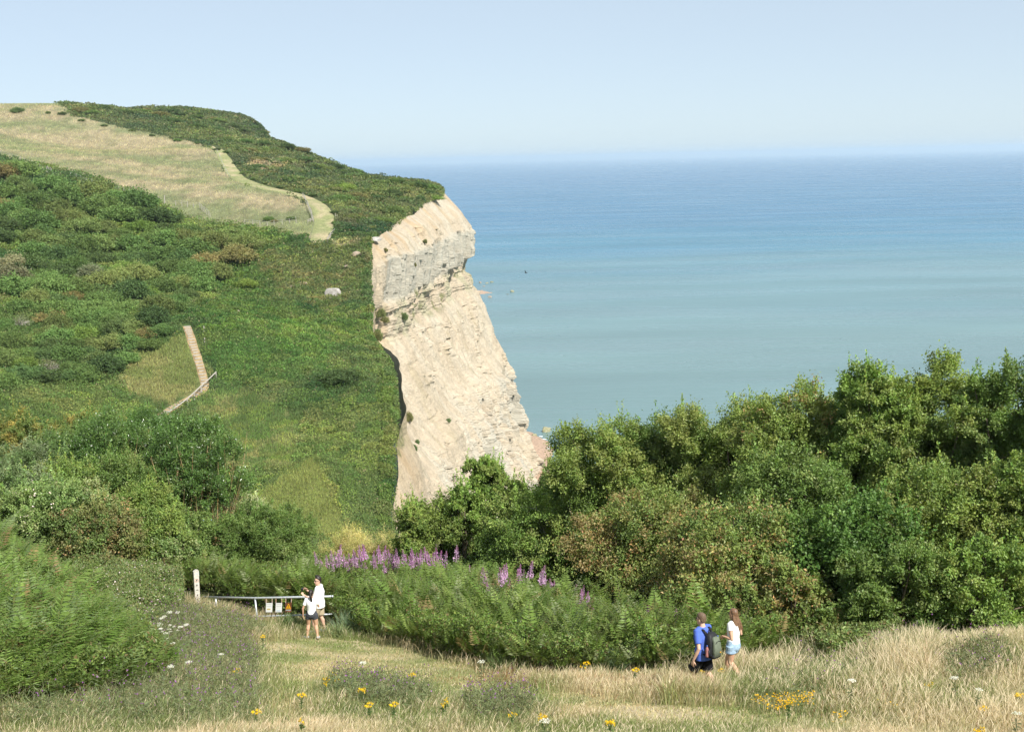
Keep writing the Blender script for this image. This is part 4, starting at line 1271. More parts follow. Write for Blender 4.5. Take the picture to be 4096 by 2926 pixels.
BRK_L = plan([(0, 712), (60, 708), (110, 700), (150, 692), (168, 680), (150, 664), (122, 648), (85, 628), (70, 604), (40, 582), (18, 566), (0, 552)]) + [(-22, 40), (-24, 24)]
BRAMB = plan([(70, 604), (45, 589), (40, 579), (100, 577), (160, 581), (182, 590), (186, 604), (180, 616), (150, 636), (122, 648), (85, 628)])


def grass(name, n, seed, label):
    r = np.random.default_rng(seed)
    y = 1 / r.uniform(1 / 48.5, 1 / 20.8, n)
    xl = (-30 - 512) / FPX * y; xr = (1054 - 512) / FPX * y
    x = xl + (xr - xl) * r.random(n)
    jx = x + .5 * r.normal(0, 1, n) * .5; jy = y + .6 * r.normal(0, 1, n) * .5
    mown = inpoly(jx, jy, MOWN); bare = inpoly(jx, jy, BARE)
    knap = np.zeros(n, bool); red = np.zeros(n, bool); grn = np.zeros(n, bool)
    jw = 1.6 * (fbm2(x / 1.5, y / 1.5, 3, 172) - .5); jx2 = x + r.normal(0, .55, n) + jw; jy2 = y + r.normal(0, .8, n) + jw
    for p in KNAP:
        knap |= inpoly(jx2, jy2, p)
    for p in RED:
        red |= inpoly(jx2, jy2, p)
    for p in GREENISH:
        grn |= inpoly(jx2, jy2, p)
    heady = inpoly(jx2, jy2, HEADY)
    out = inpoly(x, y, BRK_C) | inpoly(x, y, BRK_L) | inpoly(x, y, BRAMB) | (y > 46.5)
    out |= (bare & (r.random(n) < .8)) | (mown & (r.random(n) < .15))
    k = ~out
    x, y, mown, bare, knap, red, grn, heady = [q[k] for q in (x, y, mown, bare, knap, red, grn, heady)]
    n = len(x)
    pn = fbm2(x / 1.7, y / 2.6, 3, 170); pn2 = fbm2(x / .6, y / .9, 2, 171)
    straw = np.array([.49, .405, .255]); pale = np.array([.60, .51, .36]); green = np.array([.19, .225, .080]); kn = np.array([.175, .21, .090]); rd = np.array([.30, .175, .10])
    w = np.clip((pn - .36) * 3 + (pn2 - .5), 0, 1)
    w = np.where(mown, np.clip((pn - .42) * 3.5 + (pn2 - .5) * 1.2, 0, 1) * .8, w)
    w = np.where(grn, w * .35, w); w = np.where(knap, w * .35, w)
    C = green * (1 - w[:, None]) + straw * w[:, None]
    m = knap & (r.random(n) < .52); C[m] = kn
    m = red & (r.random(n) < .6); C[m] = rd
    m = r.random(n) < .06; C[m] = pale
    C = np.where(mown[:, None], C * 1.08, C)
    C = C * (1 + r.normal(0, .20, (n, 1)).clip(-.5, .6)) * (1 + r.normal(0, .05, (n, 3)))
    h = r.uniform(.20, .46, n) * (.75 + .5 * pn)
    h = np.where(heady, h * 1.25, h); h = np.where(heady & (x < 8.5 * y / 28) & (y > 25), h * 1.35, h); h = np.where(mown, r.uniform(.04, .11, n), h); h = np.where(grn & ~mown, h * .6, h); h = np.where(red, h * .8, h)
    h = np.where(~heady & ~mown & ~knap & (y < 30), h * .72, h)
    fr = inpoly(x, y, FRONT); h = np.where(fr, r.uniform(.36, .72, n) * np.where(x > 4.1, .8, 1), h)
    # grass is trodden down along the edges of the paths
    wd = np.where(mown, .014, .0085) * r.uniform(.7, 1.5, n)
    wd = np.where(knap, wd * 1.25, wd)
    head = (~mown) & (r.random(n) < np.where(heady, .42, np.where(knap, .10, .18)))
    a = r.uniform(0, 2 * PI, n)
    bend = np.stack([np.cos(a), np.sin(a)], 1) * (r.uniform(.05, .68, n) * h)[:, None] + np.c_[.09 * h, 0 * h]
    fa = r.uniform(-.9, .9, n); side = np.stack([np.cos(fa), np.sin(fa) * .6], 1)
    z0 = Hh(x, y) - .02
    levels = [(0, 1.0, 1.0), (.55, .8, 1.0), (.78, None, None), (1.0, .12, None)]
    V = np.empty((n, 4, 2, 3)); CC = np.empty((n, 4, 2, 3))
    hw = np.where(head, r.uniform(.009, .015, n) / 2, wd * .35)
    for li, t_ in enumerate((0, .55, .8, 1.0)):
        c = np.stack([x, y, z0 + h * (t_ - .12 * t_ * t_)], 1); c[:, :2] += bend * (t_ ** 2)
        ww = (wd * .5, wd * .36, hw, wd * .06)[li]
        V[:, li, 0, :2] = c[:, :2] - side * ww[:, None]; V[:, li, 1, :2] = c[:, :2] + side * ww[:, None]
        V[:, li, :, 2] = c[:, 2][:, None]
        cc = C.copy()
        if li >= 2:
            cc[head] = pale * (1 + r.normal(0, .15, (int(head.sum()), 1)))
        CC[:, li] = cc[:, None]
    b = np.arange(n, dtype=np.int32)[:, None] * 8
    q = np.concatenate([b + np.array([[0, 1, 3, 2]]), b + np.array([[2, 3, 5, 4]]), b + np.array([[4, 5, 7, 6]])], 0)
    o = link(name, mesh_np(name, V.reshape(-1, 3), q, GRASS, CC.reshape(-1, 3).clip(.01, .9)))
    tag(o, label, 'grass', kind='stuff')


grass('grass', 470000, 180, 'tall dry meadow grass and short mown grass of the foreground')


# knapweed: grey green wiry stems with purple heads
def knapweed(n, seed):
    r = np.random.default_rng(seed)
    xs, ys = [], []
    while len(xs) < n:
        p = KNAP[r.choice(len(KNAP), p=[.53, .17, .22, .05, .03])]
        a = np.array(p); x, y = r.uniform(a[:, 0].min(), a[:, 0].max()), r.uniform(a[:, 1].min(), a[:, 1].max())
        if inpoly(np.array([x]), np.array([y]), p)[0] and not inpoly(np.array([x]), np.array([y]), MOWN)[0] and not inpoly(np.array([x]), np.array([y]), BRK_L)[0]:
            xs.append(x); ys.append(y)
    x = np.array(xs); y = np.array(ys); z = Hh(x, y)
    h = r.uniform(.45, .75, n)
    V, F_, C = [], [], []; off = 0
    # stems: three thin leaning blades; leaves: small narrow ones; heads: purple tufts
    m = 9
    P = np.repeat(np.stack([x, y, z], 1), m, 0) + r.normal(0, .05, (n * m, 3)) * np.array([1, 1, 0])
    P[:, 2] += r.random(n * m) * np.repeat(h, m) * .8
    v, f = leaf_quads(P, rand_dirs(r, n * m, .1), rand_dirs(r, n * m), r.uniform(.10, .24, n * m), .016, .02)
    V.append(v); F_.append(f + off); off += len(v); C.append(np.repeat(jitter_col(r, (.175, .205, .10), n * m, .2, .06), 4, 0))
    k = 2
    hd = np.repeat(np.stack([x, y, z + h], 1), k, 0) + r.normal(0, .09, (n * k, 3))
    pu = r.random(n * k) < .13
    v, f = leaf_quads(hd, np.array([0, 0, 1.]) + .5 * rand_dirs(r, n * k), unit(rand_dirs(r, n * k) + np.array([0, -1, .4])), np.where(pu, .032, .020), np.where(pu, .032, .018), .05)
    cc = np.where(pu[:, None], np.array([.30, .12, .36]), np.array([.11, .085, .06])) * (1 + r.normal(0, .15, (n * k, 1)))
    V.append(v); F_.append(f + off); off += len(v); C.append(np.repeat(cc, 4, 0))
    o = link('knapweed', mesh_np('knapweed', np.concatenate(V), np.concatenate(F_), GRASS, np.concatenate(C).clip(.01, .9)))
    tag(o, 'grey green knapweed with small purple heads among the grass', 'wildflowers', kind='stuff')


knapweed(4200, 190)


# ---- bracken
def frond_proto(r, detail):
    """fern frond arching towards +x; unit stature about 1"""
    T = np.linspace(0, 1, 40)
    ang = R(8) + (R(r.uniform(38, 92)) - R(8)) * T ** 1.6
    ds = 1.25 / 39
    rx = np.r_[0, np.cumsum(np.sin(ang[:-1]) * ds)]; rz = np.r_[0, np.cumsum(np.cos(ang[:-1]) * ds)]
    P, D, Nn, L, Wd = [], [], [], [], []
    # stalk as two crossing slivers
    for i in range(0, 36, 6):
        p = np.array([rx[i], 0, rz[i]]); q = np.array([rx[i + 4], 0, rz[i + 4]])
        P.append(p); D.append(q - p); Nn.append(np.array([-.3, 1, .2])); L.append(np.linalg.norm(q - p) * 1.6); Wd.append(.016)
    nst = len(P)
    m = 9 if detail else 12
    for i in range(m):
        tt = .50 + .49 * (i / (m - 1)) ** .9
        j = min(38, int(tt * 39))
        p = np.array([rx[j], 0, rz[j]]); tg = np.array([math.sin(ang[j]), 0, math.cos(ang[j])]); up = np.array([-math.cos(ang[j]), 0, math.sin(ang[j])])
        ln = .27 * (1 - (tt - .50) / .52) ** .85 * (1.0 if i else .85)
        for s in (-1, 1):
            d = unit(np.array([0, s, 0]) * .9 + tg * .45 - np.array([0, 0, .18]) + r.normal(0, .05, 3))
            if detail:
                P.append(p); D.append(d); Nn.append(up + r.normal(0, .15, 3)); L.append(ln * 1.15); Wd.append(.042 * (ln / .27) ** .5)
                kk = 0
                for a in range(kk):
                    u_ = (a + .5) / kk; b = p + d * ln * u_
                    pl = .062 * (1 - u_) ** .7 * (ln / .25) ** .5 + .010
                    e = np.cross(up, d)
                    for s2 in (-1, 1):
                        P.append(b); D.append(unit(e * s2 * .9 + d * .5)); Nn.append(up + r.normal(0, .12, 3)); L.append(pl); Wd.append(.026)
            else:
                P.append(p); D.append(d); Nn.append(up + r.normal(0, .15, 3)); L.append(ln); Wd.append(.050 * (ln / .25) ** .5)
    v, f = leaf_quads(np.array(P), np.array(D), np.array(Nn), np.array(L), np.array(Wd), .10)
    st = np.zeros(len(P), bool); st[:nst] = True
    return v, f, np.repeat(st, 4)


def bracken(name, poly, n, seed, detail, label, hs=(.8, 1.25), ylim=(0, 99), tones=None):
    r = np.random.default_rng(seed)
    protos = [frond_proto(r, detail) for _ in range(5)]
    a = np.array(poly); got = np.empty((0, 2))
    while len(got) < n:
        q = np.stack([r.uniform(a[:, 0].min(), a[:, 0].max(), n), r.uniform(a[:, 1].min(), a[:, 1].max(), n)], 1)
        q = q[inpoly(q[:, 0], q[:, 1], poly) & (q[:, 1] > ylim[0]) & (q[:, 1] < ylim[1])]
        q = q[(q[:, 0] > (-40 - 512) / FPX * q[:, 1])]
        got = np.r_[got, q]
    got = got[:n]
    edge = .35 + .65 * smooth(0, 1.6, path_dist(got[:, 0], got[:, 1], poly[:14]))
    z = Hh(got[:, 0], got[:, 1]) - .05 + edge * (r.random(n) ** .7) * .62 * (1 - .6 * smooth(47, 53, got[:, 1]))
    pn = fbm2(got[:, 0] / 1.8, got[:, 1] / 1.8, 3, seed)
    V, F_, C = [], [], []; off = 0
    which = r.integers(0, 5, n)
    for k in range(5):
        v, f, st = protos[k]
        ii = np.where(which == k)[0]; m = len(ii)
        th = r.uniform(0, 2 * PI, m); th = np.where(r.random(m) < .15, r.normal(-1.2, .8, m), th)
        s = r.uniform(*hs, m) * (.45 + 1.05 * pn[ii]) * (.55 + .45 * edge[ii]) * (1 - .22 * smooth(47, 53, got[ii, 1]))
        lean = r.normal(0, .35, m)
        c, sn = np.cos(th), np.sin(th)
        vx = v[None, :, 0] * s[:, None]; vy = v[None, :, 1] * s[:, None]; vz = v[None, :, 2] * s[:, None]
        vy = vy + vz * lean[:, None]
        X = vx * c[:, None] - vy * sn[:, None] + got[ii, 0][:, None]; Yy = vx * sn[:, None] + vy * c[:, None] + got[ii, 1][:, None]
        V.append(np.stack([X, Yy, vz + z[ii][:, None]], -1).reshape(-1, 3))
        F_.append((f[None] + (np.arange(m) * len(v))[:, None, None]).reshape(-1, 4) + off); off += m * len(v)
        tn = tones or [(5, (.064, .106, .022)), (4, (.084, .126, .029)), (1.2, (.085, .118, .048)), (.4, (.12, .09, .04))]
        w_ = np.array([q[0] for q in tn]); base = np.array([q[1] for q in tn])[r.choice(len(tn), m, p=w_ / w_.sum())]
        base = base * (1 + r.normal(0, .16, (m, 1)).clip(-.4, .5)) * (.46 + .80 * pn[ii])[:, None]
        cc = np.repeat(base[:, None], len(v), 1)
        cc[:, st] = np.array([.085, .095, .032])
        C.append(cc.reshape(-1, 3))
    o = link(name, mesh_np(name, np.concatenate(V), np.concatenate(F_), LEAF, np.concatenate(C).clip(.01, .9)))
    tag(o, label, 'bracken', kind='stuff')


bracken('bracken', BRK_C, 15000, 300, False, 'bank of green bracken behind the gate and the walkers', (.62, 1.12), (0, 99), [(4, (.056, .088, .019)), (4, (.076, .112, .025)), (2, (.098, .130, .036)), (1.0, (.125, .145, .074)), (.5, (.13, .10, .044))])
bracken('bracken', BRK_L, 4200, 301, True, 'tall bright green bracken on the left of the meadow', (.65, 1.15), (0, 34))
bracken('bracken', BRK_L, 5000, 302, False, 'bright green bracken slope running up to the thicket', (.65, 1.15), (34, 60), [(5, (.062, .100, .022)), (4, (.080, .118, .029)), (1, (.085, .112, .048)), (.3, (.12, .09, .04))])

def leafy_mix(poly, n, seed, hmax, tone, label, ylim=(0, 99)):
    r = np.random.default_rng(seed)
    a = np.array(poly); got = np.empty((0, 2))
    while len(got) < n:
        q = np.stack([r.uniform(a[:, 0].min(), a[:, 0].max(), n), r.uniform(a[:, 1].min(), a[:, 1].max(), n)], 1)
        q = q[inpoly(q[:, 0], q[:, 1], poly) & (q[:, 1] > ylim[0]) & (q[:, 1] < ylim[1]) & (q[:, 0] > (-40 - 512) / FPX * q[:, 1])]
        got = np.r_[got, q[fbm2(q[:, 0] / 1.3, q[:, 1] / 1.3, 3, seed) + r.normal(0, .08, len(q)) > .46]]
    got = got[:n]; x, y = got[:, 0], got[:, 1]
    hh = hmax * (.35 + .9 * fbm2(x / 1.1, y / 1.1, 3, seed + 1))
    P = np.stack([x, y, Hh(x, y) + hh * r.random(n) ** .5], 1)
    C = jitter_col(r, tone, n, .28, .08); br = r.random(n) < .08; C[br] = np.array([.10, .078, .036])
    s_ = r.uniform(.05, .12, n)
    v, f = leaf_quads(P, unit(rand_dirs(r, n) + np.array([0, 0, .3])), unit(rand_dirs(r, n) + np.array([0, -.2, .6])), s_, s_ * r.uniform(.3, .75, n))
    tag(link('undergrowth', mesh_np('undergrowth', v, f, LEAF, np.repeat(C, 4, 0))), label, 'undergrowth', kind='stuff')


leafy_mix(BRK_C, 170000, 330, 1.25, (.072, .104, .025), 'leafy bramble and nettle growth mixed into the bracken bank')
leafy_mix(BRK_L, 80000, 331, 1.2, (.066, .092, .024), 'leafy bramble growth mixed into the bracken on the left', (0, 60))

leafy_mix(plan([(800, 655), (850, 642), (880, 634), (930, 617), (1024, 598), (1040, 622), (930, 642), (870, 660), (830, 672)]), 60000, 332, .85, (.085, .112, .036), 'green thistles and leafy weeds between the thorn bushes and the dry grass')

bracken('bracken', BRK_C, 150, 303, False, 'taller fern fronds standing up out of the bracken bank', (.95, 1.35), (0, 44))
bracken('bracken', BRK_L, 200, 304, False, 'taller fern fronds standing up out of the bracken on the left', (.9, 1.3), (0, 45))

# brambles left of the post, with pale blossom
def brambles(poly, n, seed):
    r = np.random.default_rng(seed)
    a = np.array(poly); got = np.empty((0, 2))
    while len(got) < n:
        q = np.stack([r.uniform(a[:, 0].min(), a[:, 0].max(), n), r.uniform(a[:, 1].min(), a[:, 1].max(), n)], 1)
        got = np.r_[got, q[inpoly(q[:, 0], q[:, 1], poly)]]
    got = got[:n]; x, y = got[:, 0], got[:, 1]
    hh = .35 + .9 * fbm2(x / 1.4, y / 1.4, 3, seed)
    P = np.stack([x, y, Hh(x, y) + hh * r.random(n) ** .4], 1)
    fl = (r.random(n) < .05) & (fbm2(x / 1.2, y / 1.2, 2, seed + 1) > .47)
    C = jitter_col(r, (.075, .100, .034), n, .25, .08)
    C[r.random(n) < .10] = np.array([.12, .11, .05]); C[fl] = np.array([.36, .30, .30])
    s = np.where(fl, .05, .062) * r.uniform(.7, 1.3, n)
    v, f = leaf_quads(P, unit(rand_dirs(r, n) + np.array([0, 0, .2])), unit(rand_dirs(r, n) * .8 + np.array([0, -.2, .8])), s, s * .75)
    o = link('brambles', mesh_np('brambles', v, f, LEAF, np.repeat(C, 4, 0)))
    tag(o, 'low brambles with pale pink blossom left of the wooden post', 'brambles', kind='stuff')


brambles(BRAMB, 60000, 310)

# little yellow flowers in the turf
r = np.random.default_rng(320)
pol = plan([(745, 708), (800, 702), (870, 712), (940, 722), (930, 731), (830, 731), (770, 718)]); a = np.array(pol)
q = np.stack([r.uniform(a[:, 0].min(), a[:, 0].max(), 2600), r.uniform(a[:, 1].min(), a[:, 1].max(), 2600)], 1)
q = q[inpoly(q[:, 0], q[:, 1], pol) & (fbm2(q[:, 0] / .8, q[:, 1] / .8, 2, 321) > .54)]
P = np.c_[q, Hh(q[:, 0], q[:, 1]) + r.uniform(.12, .30, len(q))]
v, f = leaf_quads(P, rand_dirs(r, len(P), -.2), unit(rand_dirs(r, len(P)) * .5 + np.array([0, -.5, .8])), .035, .04)
tag(link('trefoil', mesh_np('trefoil', v, f, GRASS, np.tile(np.array([.70, .42, .02]), (len(v), 1)))), 'low orange yellow trefoil flowers in the turf', 'wildflowers', kind='stuff')


# ---- willowherb
def stem_at(px, py, hgt, ylo=33, yhi=60):
    """foot of a plant whose head, hgt above the ground, is seen at px, py"""
    Ys = np.linspace(ylo, yhi, 300); d = ray(px, py)
    e = CAMZ + d[2] * Ys - Hh(d[0] * Ys, Ys) - hgt
    i = int(np.argmin(np.abs(e)))
    return float(d[0] * Ys[i]), float(Ys[i])


def willow_proto(seed):
    r = np.random.default_rng(seed)
    b = MB(); b.tube([(0, 0, -.05), (.01, 0, .6), (.02, .01, 1.15)], [.007, .006, .004], 4, False)
    m = 60; t_ = r.random(m) * .8
    v, f = leaf_quads(np.c_[np.zeros((m, 2)), t_], unit(rand_dirs(r, m, -.1) + np.array([0, 0, .15])), unit(rand_dirs(r, m) + np.array([0, 0, 1.])), r.uniform(.08, .14, m), .022)
    vs = np.array(b.v); fs = np.array(b.f)
    stem = mesh_np('stem', np.r_[vs, v], np.r_[fs, f + len(vs)], GRASS, np.r_[np.tile((.16, .09, .07), (len(vs), 1)), np.tile((.10, .16, .06), (len(v), 1))])
    m = 110; t_ = r.random(m) ** 1.1; a = r.uniform(0, 2 * PI, m)
    rad = (.060 * (1 - t_) ** .8 + .008) * r.uniform(.5, 1.1, m)
    P = np.c_[rad * np.cos(a) + .02, rad * np.sin(a) + .01, .90 + .34 * t_]
    D = unit(np.c_[np.cos(a), np.sin(a), r.uniform(-.3, .6, m)]); Nn = unit(rand_dirs(r, m) + np.array([0, -.4, .3]))
    s = (.042 * (1 - .55 * t_)) * r.uniform(.7, 1.2, m)
    v, f = leaf_quads(P, D, Nn, s, s * .85)
    cb = MB(); cb.tube([(.02, .01, .88), (.02, .01, 1.08), (.02, .01, 1.25)], [.020, .015, .006], 5)
    cc = np.where((t_ > .72)[:, None], np.array([.27, .10, .19]), np.array([.60, .37, .62])) * (1 + r.normal(0, .16, (m, 1)))
    head = mesh_np('flower_spike', np.r_[v, np.array(cb.v)], [f, np.array([q + len(v) for q in np.array([w_ for w_ in cb.f if len(w_) == 4])])], GRASS, np.r_[np.repeat(cc, 4, 0), np.tile((.42, .24, .42), (len(cb.v), 1))].clip(.01, .9))
    return stem, head


WP = [willow_proto(400 + i) for i in range(5)]


def willowherb(px, py, label, group, yl=(33, 60), sc=1.0):
    x, y = stem_at(px, py, 1.02 * sc, *yl)
    s_, h_ = WP[rb.randrange(5)]
    o = bpy.data.objects.new('willowherb', None); col.objects.link(o); o.empty_display_size = .2
    o.location = (x, y, zat(x, y)); k = sc * rb.uniform(.78, 1.12); o.scale = (k * .8, k * .8, k); o.rotation_euler = (rb.uniform(-.2, .2), rb.uniform(-.2, .2), rb.uniform(0, 6.28))
    for n_, me in (('stem', s_), ('flower_spike', h_)):
        c = bpy.data.objects.new(n_, me); col.objects.link(c); c.parent = o
        if n_ == 'flower_spike':
            j = rb.uniform(.85, 1.15); c.color = (j, j * rb.uniform(.85, 1.1), j, 1)
    tag(o, label, 'wildflower', group)


for i in range(56):
    px = 322 + 118 * (i + rb.random()) / 56
    willowherb(px, 562 + rb.uniform(-5, 9) + (px - 322) * .02, 'pink willowherb spike in the dense drift behind the bracken, in front of the gorse bush', 'dense drift of pink willowherb', (50.5, 55.5), 1.5)
for px, py in [(436, 562), (453.5, 560), (467, 567), (488, 569), (484, 573), (494, 572), (498, 577), (502, 572), (509.6, 575), (513.5, 573), (517, 570), (520, 575), (528.7, 576), (533, 578), (539, 575), (541, 578), (546, 582), (504, 581), (490, 579)]:
    willowherb(px, py, 'pink willowherb spike in the thin row along the foot of the leafy trees', 'row of willowherb under the trees', (43, 49.5), 1.6)
for px, py in [(557, 584), (552.4, 588), (561.7, 590), (556, 594), (573.5, 588), (577, 585), (582, 595), (583.4, 604), (587.4, 607), (591, 609), (595, 614), (579, 599)]:
    willowherb(px, py, 'deep pink willowherb spike standing out against the black hollow under the trees', 'willowherb at the dark hollow', (38.5, 48), 1.25)
for px, py, lab in [(571, 607, 'single pink willowherb below the group at the dark hollow'), (550.5, 606, 'faded willowherb spike left of the single pink one below the hollow'), (556, 615, 'short willowherb pair low in the bracken below the dark hollow'),
                    (627.6, 600, 'lone willowherb spike against the dark trees halfway to the man with the backpack'), (654, 615, 'lone bright willowherb spike nearest the man with the backpack'), (661, 609, 'thin faded willowherb spike beside the bright one near the man'),
                    (409, 583, 'pale willowherb spike in the bracken below the dense drift'), (425, 587, 'small pink willowherb low below the end of the dense drift'), (453, 584, 'tall thin willowherb alone in the bracken mid bank'),
                    (480.5, 604, 'tiny pink willowherb deepest in the middle of the bracken bank'), (517, 599, 'faded willowherb below the row under the trees'), (530, 599, 'faded willowherb tuft right of another below the row'),
                    (535, 596, 'small willowherb just below the end of the row'), (527, 620, 'lowest willowherb spike, alone in front of the bracken bank'), (220, 551, 'single pink willowherb at the foot of the big rounded bush behind the gate'), (675, 618, 'willowherb spike in the bracken left of the man, near his head')]:
    willowherb(px, py, lab, 'single willowherb spikes in the bracken', (33, 60), 1.05)


# ---- ragwort
def ragwort_proto(seed, nh):
    r = np.random.default_rng(seed)
    b = MB(); heads = []; nh = max(3, int(nh * .7))
    b.tube([(0, 0, -.05), (.01, 0, .3), (0, .01, .55)], [.009, .008, .006], 5, False)
    for i in range(nh):
        a = i * 2.4; q = .03 + .10 * math.sqrt(i / nh)
        e = Vector((q * math.cos(a), q * math.sin(a), .66 + r.uniform(-.05, .04) - q * .3))
        b.tube([(0, 0, .40), Vector((e.x * .6, e.y * .6, .56)), e], [.005, .004, .003], 3, False)
        heads.append(e)
    vs = np.array(b.v); fs = np.array(b.f)
    m = 50
    v, f = leaf_quads(np.c_[r.normal(0, .01, (m, 2)), r.uniform(.05, .5, m)], unit(rand_dirs(r, m, -.1)), unit(rand_dirs(r, m) + np.array([0, 0, 1.])), r.uniform(.07, .13, m), .04)
    stem = mesh_np('stem', np.r_[vs, v], np.r_[fs, f + len(vs)], GRASS, np.r_[np.tile((.13, .17, .06), (len(vs), 1)), np.tile((.09, .16, .05), (len(v), 1))])
    P = np.repeat(np.array(heads), 16, 0) + r.normal(0, .018, (nh * 16, 3))
    v, f = leaf_quads(P, rand_dirs(r, nh * 16), unit(rand_dirs(r, nh * 16) * .6 + np.array([0, -.4, .8])), .034, .034)
    return stem, mesh_np('flower_head', v, f, GRASS, np.repeat(jitter_col(r, (.80, .56, .02), nh * 16, .12, .03), 4, 0))


RP = [ragwort_proto(500 + i, n_) for i, n_ in enumerate((5, 9, 14, 4))]


def flower(name, protos, pi, px, py, hgt, label, group, cat='wildflower', k=1.0, yl=(20.5, 50)):
    x, y = stem_at(px, py, hgt * k, *yl)
    o = bpy.data.objects.new(name, None); col.objects.link(o); o.empty_display_size = .2
    o.location = (x, y, zat(x, y)); o.scale = (k, k, k); o.rotation_euler = (rb.uniform(-.12, .12), rb.uniform(-.12, .12), rb.uniform(0, 6.28))
    for n_, me in zip(('stem', 'flower_head'), protos[pi]):
        c = bpy.data.objects.new(n_, me); col.objects.link(c); c.parent = o
    tag(o, label, cat, group)


for px, py, pi, lab in [
    (106, 641, 2, 'yellow ragwort standing highest at the bracken edge, beside white yarrow'), (113, 645, 1, 'yellow ragwort touching the highest one at the bracken edge'), (111, 656, 2, 'broad yellow ragwort below the two at the bracken edge'),
    (79, 668, 2, 'big yellow ragwort growing inside the tall bracken'), (87, 671, 1, 'small yellow ragwort beside the big one inside the bracken'), (144, 654, 3, 'tiny yellow ragwort where the bracken tip meets the knapweed'),
    (262.6, 635, 1, 'yellow ragwort at the mown path edge below the gate post'), (236.5, 668, 2, 'lone round yellow ragwort in the grey knapweed left of the path'), (254, 711, 1, 'sparse yellow ragwort low beside the straw coloured trail'),
    (334, 671, 2, 'upper yellow ragwort of a group of four in the mid meadow'), (328, 677, 1, 'second yellow ragwort of the mid meadow group, under the uppermost'), (337, 678, 3, 'small ragwort at the outer side of the mid meadow group'), (325, 682, 3, 'lowest small ragwort of the mid meadow group'),
    (361.5, 688, 2, 'bright flat topped ragwort alone left of the purple knapweed patch'), (371, 703, 1, 'small ragwort below the flat topped one'), (394, 703, 1, 'pair of ragwort heads at the bottom of the knapweed patch'),
    (414, 673, 1, 'ragwort at the far edge of the knapweed patch, by the mown strip'), (446, 698, 3, 'thin ragwort right of the knapweed patch'), (442, 703, 3, 'thin ragwort just below another right of the knapweed patch'),
    (543, 714, 2, 'ragwort in the dry grass at the bottom, halfway along the frame'), (511, 711, 3, 'tiny ragwort left of the one at the bottom of the frame'), (611, 720, 2, 'tall ragwort at the edge of the bare trail, bottom of the frame'),
    (300, 693, 1, 'ragwort by the straw trail, left of the mid meadow group'), (303, 718, 3, 'ragwort at the very bottom beside the straw trail'), (700, 670, 2, 'big yellow ragwort in front of the man with the backpack'), (706, 673, 1, 'small ragwort at the foot of the big one before the man'),
    (721, 669, 1, 'small yellow ragwort between the walking man and woman'), (634, 668, 1, 'small ragwort by the bracken left of the walkers'), (587, 661, 1, 'ragwort pair at the front foot of the bracken bank'), (583, 665, 3, 'low ragwort left of the pair at the bracken foot'),
    (919, 625, 2, 'yellow ragwort high under the trees, against the low thorn'), (907, 655, 2, 'yellow ragwort amid pale seed heads of the tall grass'), (931, 683, 2, 'tall yellow ragwort with a long bare stem in the straw grass'),
    (1021, 692, 2, 'yellow ragwort cut by the frame edge'), (981, 727, 2, 'wide yellow ragwort at the bottom corner of the meadow'), (788, 700, 1, 'small ragwort above the trefoil patch'), (984, 706, 1, 'small orange yellow ragwort above the bottom corner one')]:
    flower('ragwort', RP, pi, px, py, .68, lab, 'yellow ragwort plants', k=.62)


def yarrow_proto(seed):
    r = np.random.default_rng(seed)
    b = MB(); b.tube([(0, 0, -.05), (.01, 0, .35), (0, 0, .62)], [.006, .005, .004], 4, False)
    vs = np.array(b.v)
    m = 24
    v, f = leaf_quads(np.c_[np.zeros((m, 2)), r.uniform(.05, .5, m)], rand_dirs(r, m, -.1), rand_dirs(r, m), .10, .025)
    stem = mesh_np('stem', np.r_[vs, v], np.r_[np.array(b.f), f + len(vs)], GRASS, np.tile((.13, .16, .08), (len(vs) + len(v), 1)))
    m = 60; a = r.uniform(0, 2 * PI, m); q = .075 * np.sqrt(r.random(m))
    v, f = leaf_quads(np.c_[q * np.cos(a), q * np.sin(a), .63 - q * .25 + r.normal(0, .006, m)], rand_dirs(r, m, -.1), unit(rand_dirs(r, m) * .5 + np.array([0, -.3, 1.])), .028, .028)
    return stem, mesh_np('flower_head', v, f, GRASS, np.repeat(jitter_col(r, (.74, .74, .70), m, .06, .02), 4, 0))


YP = [yarrow_proto(600 + i) for i in range(3)]
for i in range(46):
    px, py = rb.choice([(rb.gauss(150, 16), rb.gauss(624, 8)), (rb.gauss(172, 14), rb.gauss(612, 7)), (rb.gauss(118, 9), rb.gauss(640, 6)), (rb.gauss(165, 22), rb.gauss(632, 10))])
    flower('yarrow', YP, i % 3, px, py, .63, 'flat white yarrow head in the scatter between wooden post and bracken', 'white yarrow scatter left of the gate', k=rb.uniform(.6, 1.0))
for px, py, lab in [(849, 679, 'lone white umbel in the tall grass right of the woman'), (976, 688, 'wide white umbel in the straw grass near the frame edge'), (1016, 713, 'white umbel low in the bottom corner'), (958, 677, 'tiny white umbel left of the wide one'),
                    (583, 591, 'white umbel among the willowherb at the dark hollow'), (171, 664, 'white umbel alone above the purple knapweed'), (190, 661, 'white umbel right of the lone one in the knapweed'), (543, 718, 'white umbel next to the ragwort at the bottom of the frame'),
                    (362, 662, 'tiny white flower in the knapweed patch'), (481, 660, 'white umbel at the front foot of the bracken'), (220, 654, 'white umbel by the path below the gate')]:
    flower('white_umbel', YP, 1, px, py, .63, lab, 'single white umbels', k=1.0)


